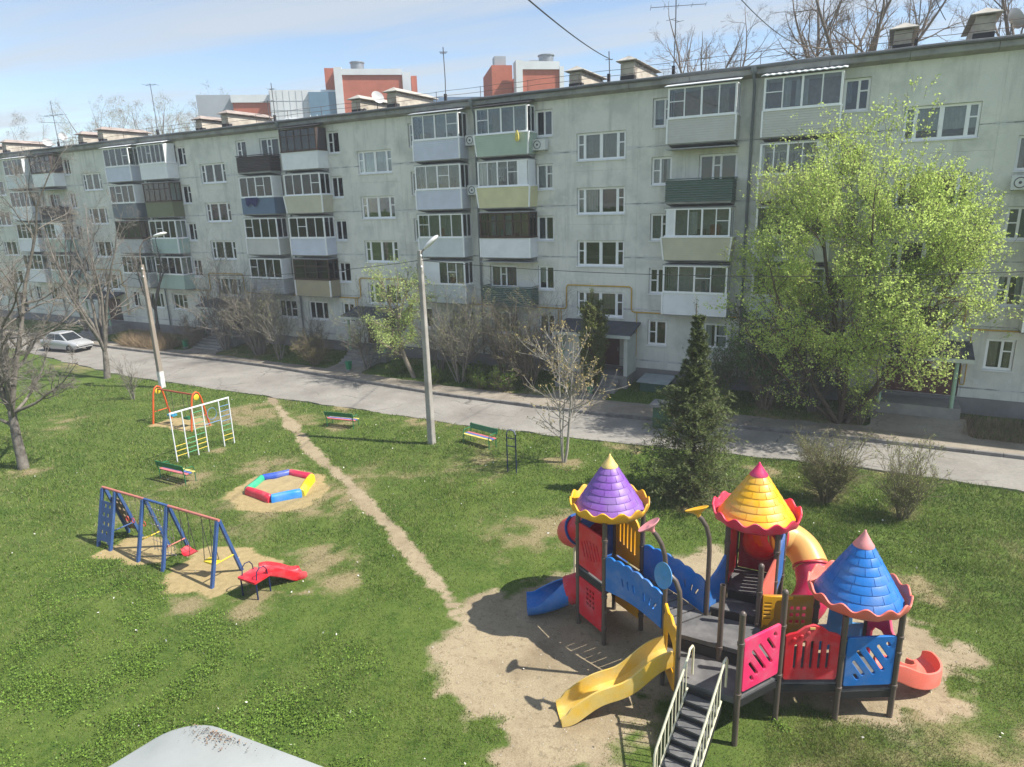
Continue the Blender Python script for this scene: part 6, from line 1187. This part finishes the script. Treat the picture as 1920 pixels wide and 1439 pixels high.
# ------------------------------------------------------------------ grass
def scatter_grass():
    rg = np.random.default_rng(90); out = []
    # sample on the ground with density falling with distance from the viewer
    N0 = 1500000; th = rg.uniform(math.radians(8), math.radians(76), N0); rr = 9.0*np.exp(rg.uniform(0, 1, N0)*math.log(52/9.0)); x = -np.sin(th)*rr+3.2; y = np.cos(th)*rr
    # wedge is centred on the left; add the right part too
    N1 = 650000; th2 = rg.uniform(math.radians(-14), math.radians(10), N1); r2 = 9.0*np.exp(rg.uniform(0, 1, N1)*math.log(32/9.0)); x = np.concatenate([x, np.sin(-th2)*r2+1.0]); y = np.concatenate([y, np.cos(th2)*r2])
    keep = (y < lerp_line(ROAD_N, x)-.05+(fnoise(x, y, .9, 4)-.5)*.5) & (x > -62) & (y > 3.5); x, y = x[keep], y[keep]
    dirt, sand, dry = fields(x, y); pr = np.clip(1.08-1.25*dirt-1.5*sand, .0, 1)*(1-.62*dry); patch = fnoise(x, y, 1.5, 3); pr *= np.clip(.25+1.5*patch, 0, 1); keep = rg.random(len(x)) < pr; x, y, dry = x[keep], y[keep], dry[keep]
    if len(x) > 470000: s = rg.choice(len(x), 470000, False); x, y, dry = x[s], y[s], dry[s]
    # garden strip in front of the facade
    ng = 42000; xg = rg.uniform(-60, 9, ng); yg = rg.uniform(31, 35.1, ng); k = yg > lerp_line(WALK, xg)+.05; k &= ~np.any([(np.abs(xg-secx(q)) < 2.4) for q in (-1, 0, 1, 2, 3)], axis=0) | (rg.random(ng) < .05); xg, yg = xg[k], yg[k]
    x = np.concatenate([x, xg]); y = np.concatenate([y, yg]); dry = np.concatenate([dry, np.zeros(len(xg))])
    n = len(x); p = np.stack([x, y, gz(x, y)-.012], 1); dist = np.hypot(x, y); tall = np.clip((fnoise(x+7, y, .8, 3)-.45)*3, 0, 1); L_ = (.05+.075*tall*rg.random(n)+.03*rg.random(n))*(1-.35*dry)*np.clip(dist/16, .95, 1.7)
    d = nrmz(rg.normal(0, .55, (n, 3))+np.array([0, 0, .9])); q = nrmz(np.cross(d, rg.normal(0, 1, (n, 3))))*(.0082*np.clip(dist/15, .9, 2.3))[:, None]
    V = np.stack([p-q, p+q, p+d*L_[:, None]], 1).reshape(-1, 3); me = np_mesh('grass', V, np.arange(3*n).reshape(-1, 3))
    dd = np.clip(dry*1.0+(rg.random(n) < .18)*.65, 0, 1); a = me.attributes.new('dry', 'FLOAT', 'FACE'); a.data.foreach_set('value', dd.astype(np.float32))
    m = bpy.data.materials.new('grass_blades'); m.use_nodes = True; t = m.node_tree; t.nodes.clear(); nn = t.nodes.new; l = t.links.new
    out = nn('ShaderNodeOutputMaterial'); b = nn('ShaderNodeBsdfPrincipled'); b.inputs['Roughness'].default_value = .6; b.inputs['Specular IOR Level'].default_value = .25; geo = nn('ShaderNodeNewGeometry')
    r1 = nn('ShaderNodeValToRGB'); r1.color_ramp.elements[0].color = (.050, .100, .011, 1); r1.color_ramp.elements[1].color = (.245, .325, .06, 1); l(geo.outputs['Random Per Island'], r1.inputs[0])
    nz = nn('ShaderNodeTexNoise'); nz.inputs['Scale'].default_value = .45; nz.inputs['Detail'].default_value = 5; l(geo.outputs['Position'], nz.inputs['Vector']); mr = nn('ShaderNodeMapRange'); mr.inputs[1].default_value = .40; mr.inputs[2].default_value = .60; l(nz.outputs[0], mr.inputs[0])
    mx1 = nn('ShaderNodeMix'); mx1.data_type = 'RGBA'; mx1.blend_type = 'MULTIPLY'; l(mr.outputs[0], mx1.inputs[0]); l(r1.outputs[0], mx1.inputs[6]); mx1.inputs[7].default_value = (.56, .70, .58, 1)
    at = nn('ShaderNodeAttribute'); at.attribute_name = 'dry'; mx2 = nn('ShaderNodeMix'); mx2.data_type = 'RGBA'; l(at.outputs['Fac'], mx2.inputs[0]); l(mx1.outputs[2], mx2.inputs[6]); mx2.inputs[7].default_value = (.34, .30, .15, 1); l(mx2.outputs[2], b.inputs['Base Color'])
    tr = nn('ShaderNodeBsdfTranslucent'); l(mx2.outputs[2], tr.inputs[0]); ms = nn('ShaderNodeMixShader'); ms.inputs[0].default_value = .3; l(b.outputs[0], ms.inputs[1]); l(tr.outputs[0], ms.inputs[2]); l(ms.outputs[0], out.inputs[0])
    me.materials.append(m); setp(link('grass', me), 'short green grass of the lawn', 'grass', kind='stuff')
scatter_grass()
def ground_cover():
    rg = np.random.default_rng(95); pts = []
    for cx, cy, rx, ry, n in ((-15.5, 7.2, 3.4, 1.8, 17000), (-18.5, 9.0, 2.8, 1.5, 8000), (-12.0, 7.6, 3.0, 1.6, 15000), (-9.2, 7.5, 2.2, 1.4, 10000), (-10.5, 5.6, 4.2, 1.4, 15000), (-14.8, 5.2, 3.2, 1.5, 12000), (-13.4, 9.2, 2.0, .9, 3500), (-9.8, 9.6, 1.6, 1.0, 2500), (-6.9, 19.5, 1.3, .8, 1800), (-9.5, 22.2, 1.2, .8, 2000), (-12.9, 19.9, 1.0, .5, 900), (-2.9, 20.5, 1.6, .8, 1700), (2.6, 21.5, 2.0, 1.4, 1500), (-.85, 12.05, .25, .2, 500), (-.3, 24.8, 2, .6, 1200)):
        a = rg.uniform(0, 6.28, n); r = np.sqrt(rg.random(n)); x, y = cx+rx*r*np.cos(a), cy+ry*r*np.sin(a); k = rg.random(n) < np.clip((fnoise(x, y, 1.6, 4)-.38)*3.2, 0, 1)*np.clip((1.0-r)*4, 0, 1); pts.append(np.stack([x[k], y[k]], 1))
    p = np.concatenate(pts); n = len(p); P3 = np.stack([p[:, 0], p[:, 1], gz(p[:, 0], p[:, 1])+rg.uniform(.01, .11, n)], 1); V, F = leaves_np(rg, P3, np.full(n, .043), .9, .8); me = np_mesh('ground_cover', V, F); setp(link('ground_cover', me, leafm('weed', (.15, .25, .035), .3, .4)), 'broad-leaved bright green weeds in patches on the lawn', 'weeds', kind='stuff')
ground_cover()
# ------------------------------------------------------------------ beyond the roof: brick and white block, trees
M_brick = mat('brick_red', (.46, .15, .10), .9, .1, .8, .3, 30, spec=.2, fine=.12); M_wtile = mat('white_tile', (.62, .64, .65), .6, .08, .5); M_gsheet = mat('grey_sheet', (.34, .37, .40), .5, .08, .4); M_bglass = mat('blue_glazing', (.13, .22, .30), .2, .1, .5)
def rot_building(xc, loc, items, label, sx=.80):
    t = thing('brick_building', loc, label, 'building', rz=.66); out = []
    for n, x0, x1, y0, y1, z0, z1, m, par in items:
        o = MB().box((x0-xc)*sx, (x1-xc)*sx, y0-70.4, y1-70.4, z0, z1).build(n, m, t if par is None else out[par], world=False); out.append(o)
    return t
FP = mat('far_pane', (.20, .26, .30), .15, .1)
its = [('wall', -64.6, -62.9, 72.0, 80, 0, 27.4, M_brick, None), ('wall', -62.0, -52.3, 70.4, 82, 0, 26.3, M_brick, None), ('wall', -51.1, -50.2, 70.9, 82, 0, 26.3, M_brick, None), ('wall', -73.2, -62.95, 71.0, 80, 0, 24.7, M_wtile, None), ('pilaster', -63.0, -61.8, 70.2, 72, 0, 27.2, M_wtile, None), ('pilaster', -52.5, -51.2, 70.2, 72, 0, 26.6, M_wtile, None), ('cornice', -61.8, -52.5, 70.22, 72, 26.3, 27.0, M_wtile, None), ('wall', -84.5, -73.25, 72.6, 82, 0, 24.4, M_gsheet, None), ('wall', -79.0, -73.3, 72.1, 72.6, 0, 23.4, M_brick, None), ('cornice', -79.2, -73.2, 71.9, 72.6, 23.4, 24.3, M_wtile, None), ('glazing', -67.2, -63.05, 70.6, 71.0, 0, 24.4, M_bglass, None)]
its += [('pane', -67.1+i*1.05, -66.2+i*1.05, 70.55, 70.6, 19.4, 21.6, FP, 10) for i in range(4)] + [('mullion', -67.25+i*1.04, -67.15+i*1.04, 70.5, 70.62, 19.2, 21.7, M_white, 10) for i in range(5)] + [('tile_joint', -73.1+i*.98, -73.06+i*.98, 70.97, 71.0, 15, 24.6, M_gsheet, 3) for i in range(6)] + [('tile_joint', -73.2, -67.3, 70.972, 71.0, 19+j*1.1, 19.04+j*1.1, M_gsheet, 3) for j in range(5)]
its += [('window', -71.2, -69.0, 70.92, 71.0, 19.4, 21.4, M_white, None)]; k_ = len(its)-1; its += [('pane', -71.1+i*1.05, -70.15+i*1.05, 70.9, 70.92, 19.5, 21.3, FP, k_) for i in range(2)]
bb = rot_building(-61, (-61, 70.4, 0), its, 'modern red brick and white panelled block rising behind the roof')
MB().lathe([(.85, 0), (.85, 1.2), (.95, 1.2), (.95, 1.32), (.01, 1.32)], 16, (1.2, 3, 27.0)).build('roof_fan', M_metal, bb, 40, world=False)
its = [('wall', -36.6, -31.4, 70.5, 80, 0, 24.1, M_brick, None), ('wall', -40.3, -37.45, 72.5, 80, 0, 24.9, M_brick, None), ('pilaster', -37.4, -36.5, 70.3, 72, 0, 25.0, M_wtile, None), ('pilaster', -31.4, -30.8, 70.3, 72, 0, 24.4, M_wtile, None), ('cornice', -36.5, -31.4, 70.32, 72, 24.1, 24.9, M_wtile, None), ('wall', -52.2, -40.35, 76, 80, 0, 22.2, mat('blue_sheet', (.16, .24, .36), .5, .1), None), ('roof_unit', -39.8, -38.2, 73, 74.5, 24.9, 25.9, M_gsheet, None), ('roof_unit', -34.8, -33.6, 73, 74.2, 24.9, 25.5, M_gsheet, None)]
bc = rot_building(-35, (-35, 70.4, 0), its, 'second red brick block with white corner strips, behind the roof at centre')
MB().lathe([(.85, 0), (.85, 1.2), (.95, 1.2), (.95, 1.3), (.01, 1.3)], 16, (2.2, 3.6, 24.9)).build('roof_fan', M_metal, bc, 40, world=False)
FB = dict(group='leafless trees behind the roof', m1=mat('bark_far', (.19, .15, .12), .95, .2, 2), m2=mat('twig_far', (.20, .155, .12), .9, .2, 2), fine=2, low=.12)
bare_tree(201, (-4.2, 53, 0), 27.5, 2.6, 'big leafless tree rising behind the roof at right', .27, 9, 1.0, .05, (0, 0), .56, k3=8, k4=6, **FB)
bare_tree(202, (-13.6, 54, 0), 24.0, 2.0, 'smaller leafless tree behind the tall double antenna', .19, 7, .95, .05, (0, 0), .64, k3=7, k4=6, **FB)
bare_tree(203, (6.6, 51, 0), 25.5, 2.4, 'leafless tree behind the roof at the upper right corner', .23, 7, 1.0, .05, (0, 0), .58, k3=6, k4=6, **FB)
rt = random.Random(9)
for i, (x, y, h) in enumerate(((-150, 82, 30.5), (-138, 84, 31.5), (-127, 80, 31), (-118, 84, 31.5), (-109, 80, 29.5), (-100, 82, 28.5), (-93, 84, 27.5), (-131, 92, 32.5), (-113, 92, 31.5), (-145, 74, 28))):
    bare_tree(220+i, (x, y, 0), h, .55, ('%s tree from the left in the distant row above the roof' % ('first', 'third', 'fifth', 'seventh', 'eighth', 'ninth', 'tenth', 'fourth', 'sixth', 'second')[i]), .3, 5, .75, .04, (0, 0), .35, group='distant trees above the roof at left', lv=(4200, .15, leafm('far_'+('yellow', 'tan')[i % 2], ((.30, .27, .10), (.26, .20, .12))[i % 2]), .3), m1=mat('bark_far', (.15, .115, .09)), m2=mat('twig_far', (.20, .155, .12)), k3=6, k4=4, fine=2)
# parked car at the far left of the road
def car():
    c = thing('parked_car', (-56.0, 28.9, 0), 'silver car parked on the road at far left, half hidden by branches', 'car', rz=.12); k = dict(world=False); M_car = mat('car_silver', (.46, .47, .48), .28, .04, 2, metal=.2, coat=.5); M_cg = mat('car_glass', (.02, .025, .03), .06, .05, 2); M_ty = mat('tyre', (.02, .02, .02), .85, .1)
    S = [(-2.1, .62, .78, .34), (-2.05, .74, .86, .30), (-1.5, .80, .92, .24), (-.8, .84, .93, .22), (.3, .84, .92, .22), (1.2, .82, .86, .24), (1.85, .76, .74, .28), (2.08, .62, .62, .36)]; rings = []
    for x, hw, zt, zb in S: rings.append([(x, -hw*.92, zb), (x, -hw, zb+.14), (x, -hw, zt-.20), (x, -hw*.95, zt-.05), (x, -hw*.86, zt), (x, hw*.86, zt), (x, hw*.95, zt-.05), (x, hw, zt-.20), (x, hw, zb+.14), (x, hw*.92, zb)])
    MB().loft(rings).build('body', M_car, c, 40, **k)
    MB().loft([[(-1.75, -.70, .88), (-1.75, .70, .88), (1.0, .70, .86), (1.0, -.70, .86)], [(-1.15, -.57, 1.40), (-1.15, .57, 1.40), (.15, .57, 1.42), (.15, -.57, 1.42)], [(-1.0, -.5, 1.46), (-1.0, .5, 1.46), (.05, .5, 1.47), (.05, -.5, 1.47)]]).build('cabin', M_car, c, 20, **k)
    def pane(n, q): MB().add(q, [(0, 1, 2, 3)]).build(n, M_cg, c, **k)
    pane('windscreen', [(.96, -.60, .90), (.96, .60, .90), (.24, .50, 1.385), (.24, -.50, 1.385)]); pane('rear_window', [(-1.70, .60, .92), (-1.70, -.60, .92), (-1.22, -.5, 1.37), (-1.22, .5, 1.37)])
    for s in (-1, 1):
        for a, b_, e, f in ((.80, -.30, .12, -.30), (-.38, -1.45, -.38, -1.08)): pane('side_window', [(a, s*.697, .92), (b_, s*.697, .92), (f, s*.592, 1.36), (e, s*.592, 1.36)][::s])
        MB().box(2.02, 2.07, s*.55-.14, s*.55+.12, .52, .64).build('headlight', M_white, c, **k); MB().box(-2.10, -2.06, s*.58-.1, s*.58+.1, .6, .78).build('tail_light', P_red, c, **k)
        for x in (-1.28, 1.32):
            mb = MB(); mb.lathe([(.18, -.1), (.30, -.1), (.315, -.06), (.315, .06), (.30, .1), (.18, .1)], 20); me = mb.mesh('tyre', 40); me.transform(Matrix.Translation((x, s*.76, .31)) @ Matrix.Rotation(math.pi/2, 4, 'X')); ty = link('tyre', me, M_ty, c, False); mb = MB(); mb.lathe([(.001, .07), (.06, .08), (.17, .06), (.19, .02), (.001, -.02)], 14); me = mb.mesh('rim', 40); me.transform(Matrix.Translation((x, s*.76, .31)) @ Matrix.Rotation(math.pi/2*s, 4, 'X')); link('rim', me, M_metal, ty, False)
car()
# pebbles, litter and twigs on the bare earth
rg = np.random.default_rng(77); n = 2600; x = rg.uniform(-9, 3, n); y = rg.uniform(8.5, 19, n); k = fields(x, y)[0] > .6; x, y = x[k], y[k]; n = len(x); p = np.stack([x, y, gz(x, y)+.004], 1); s = rg.uniform(.006, .02, n)[:, None]; oc8 = np.array([[1, 0, 0], [0, 1, 0], [-1, 0, 0], [0, -1, 0], [0, 0, .8]]); V = (p[:, None]+oc8[None]*s[:, None]*rg.uniform(.6, 1.3, (n, 5, 1))).reshape(-1, 3); o = np.arange(n)[:, None]*5; F = np.concatenate([np.concatenate([o+a, o+b_, o+4], 1) for a, b_ in ((0, 1), (1, 2), (2, 3), (3, 0))]); setp(link('pebbles', np_mesh('pebbles', V, F), mat('pebble', (.34, .30, .25), .9, .2, 5, isl=.4)), 'small pebbles and crumbs on the bare earth', 'pebbles', kind='stuff')

rg = np.random.default_rng(78); n = 260; x = rg.uniform(-32, 3, n); y = rg.uniform(6, 26, n); k = y < lerp_line(ROAD_N, x)-.3; x, y = x[k], y[k]; V, F = leaves_np(rg, np.stack([x, y, gz(x, y)+.05], 1), np.full(len(x), .07), 1., .7); setp(link('litter_scraps', np_mesh('litter_scraps', V, F), mat('scrap_pale', (.62, .60, .54), .8, .2, 9, isl=.3)), 'small pale scraps scattered over the lawn', 'litter', kind='stuff')

# scattering volume added for the window-glass veil, also fading far things a little: one closed box round everything, sky outside
hz = MB().box(-190, 60, -8, 110, -1.2, 36).build('glass_veil', None); hz['kind'] = 'stuff'; hz['label'] = 'scattering volume added for the pale veil of the window glass'
hm = bpy.data.materials.new('glass_veil_volume'); hm.use_nodes = True; t = hm.node_tree; t.nodes.clear(); ov = t.nodes.new('ShaderNodeOutputMaterial'); pv = t.nodes.new('ShaderNodeVolumePrincipled'); pv.inputs['Color'].default_value = (.93, .96, 1, 1); pv.inputs['Density'].default_value = .0011; pv.inputs['Anisotropy'].default_value = .1; t.links.new(pv.outputs[0], ov.inputs['Volume']); hz.data.materials.append(hm); SC.cycles.volume_bounces = 0
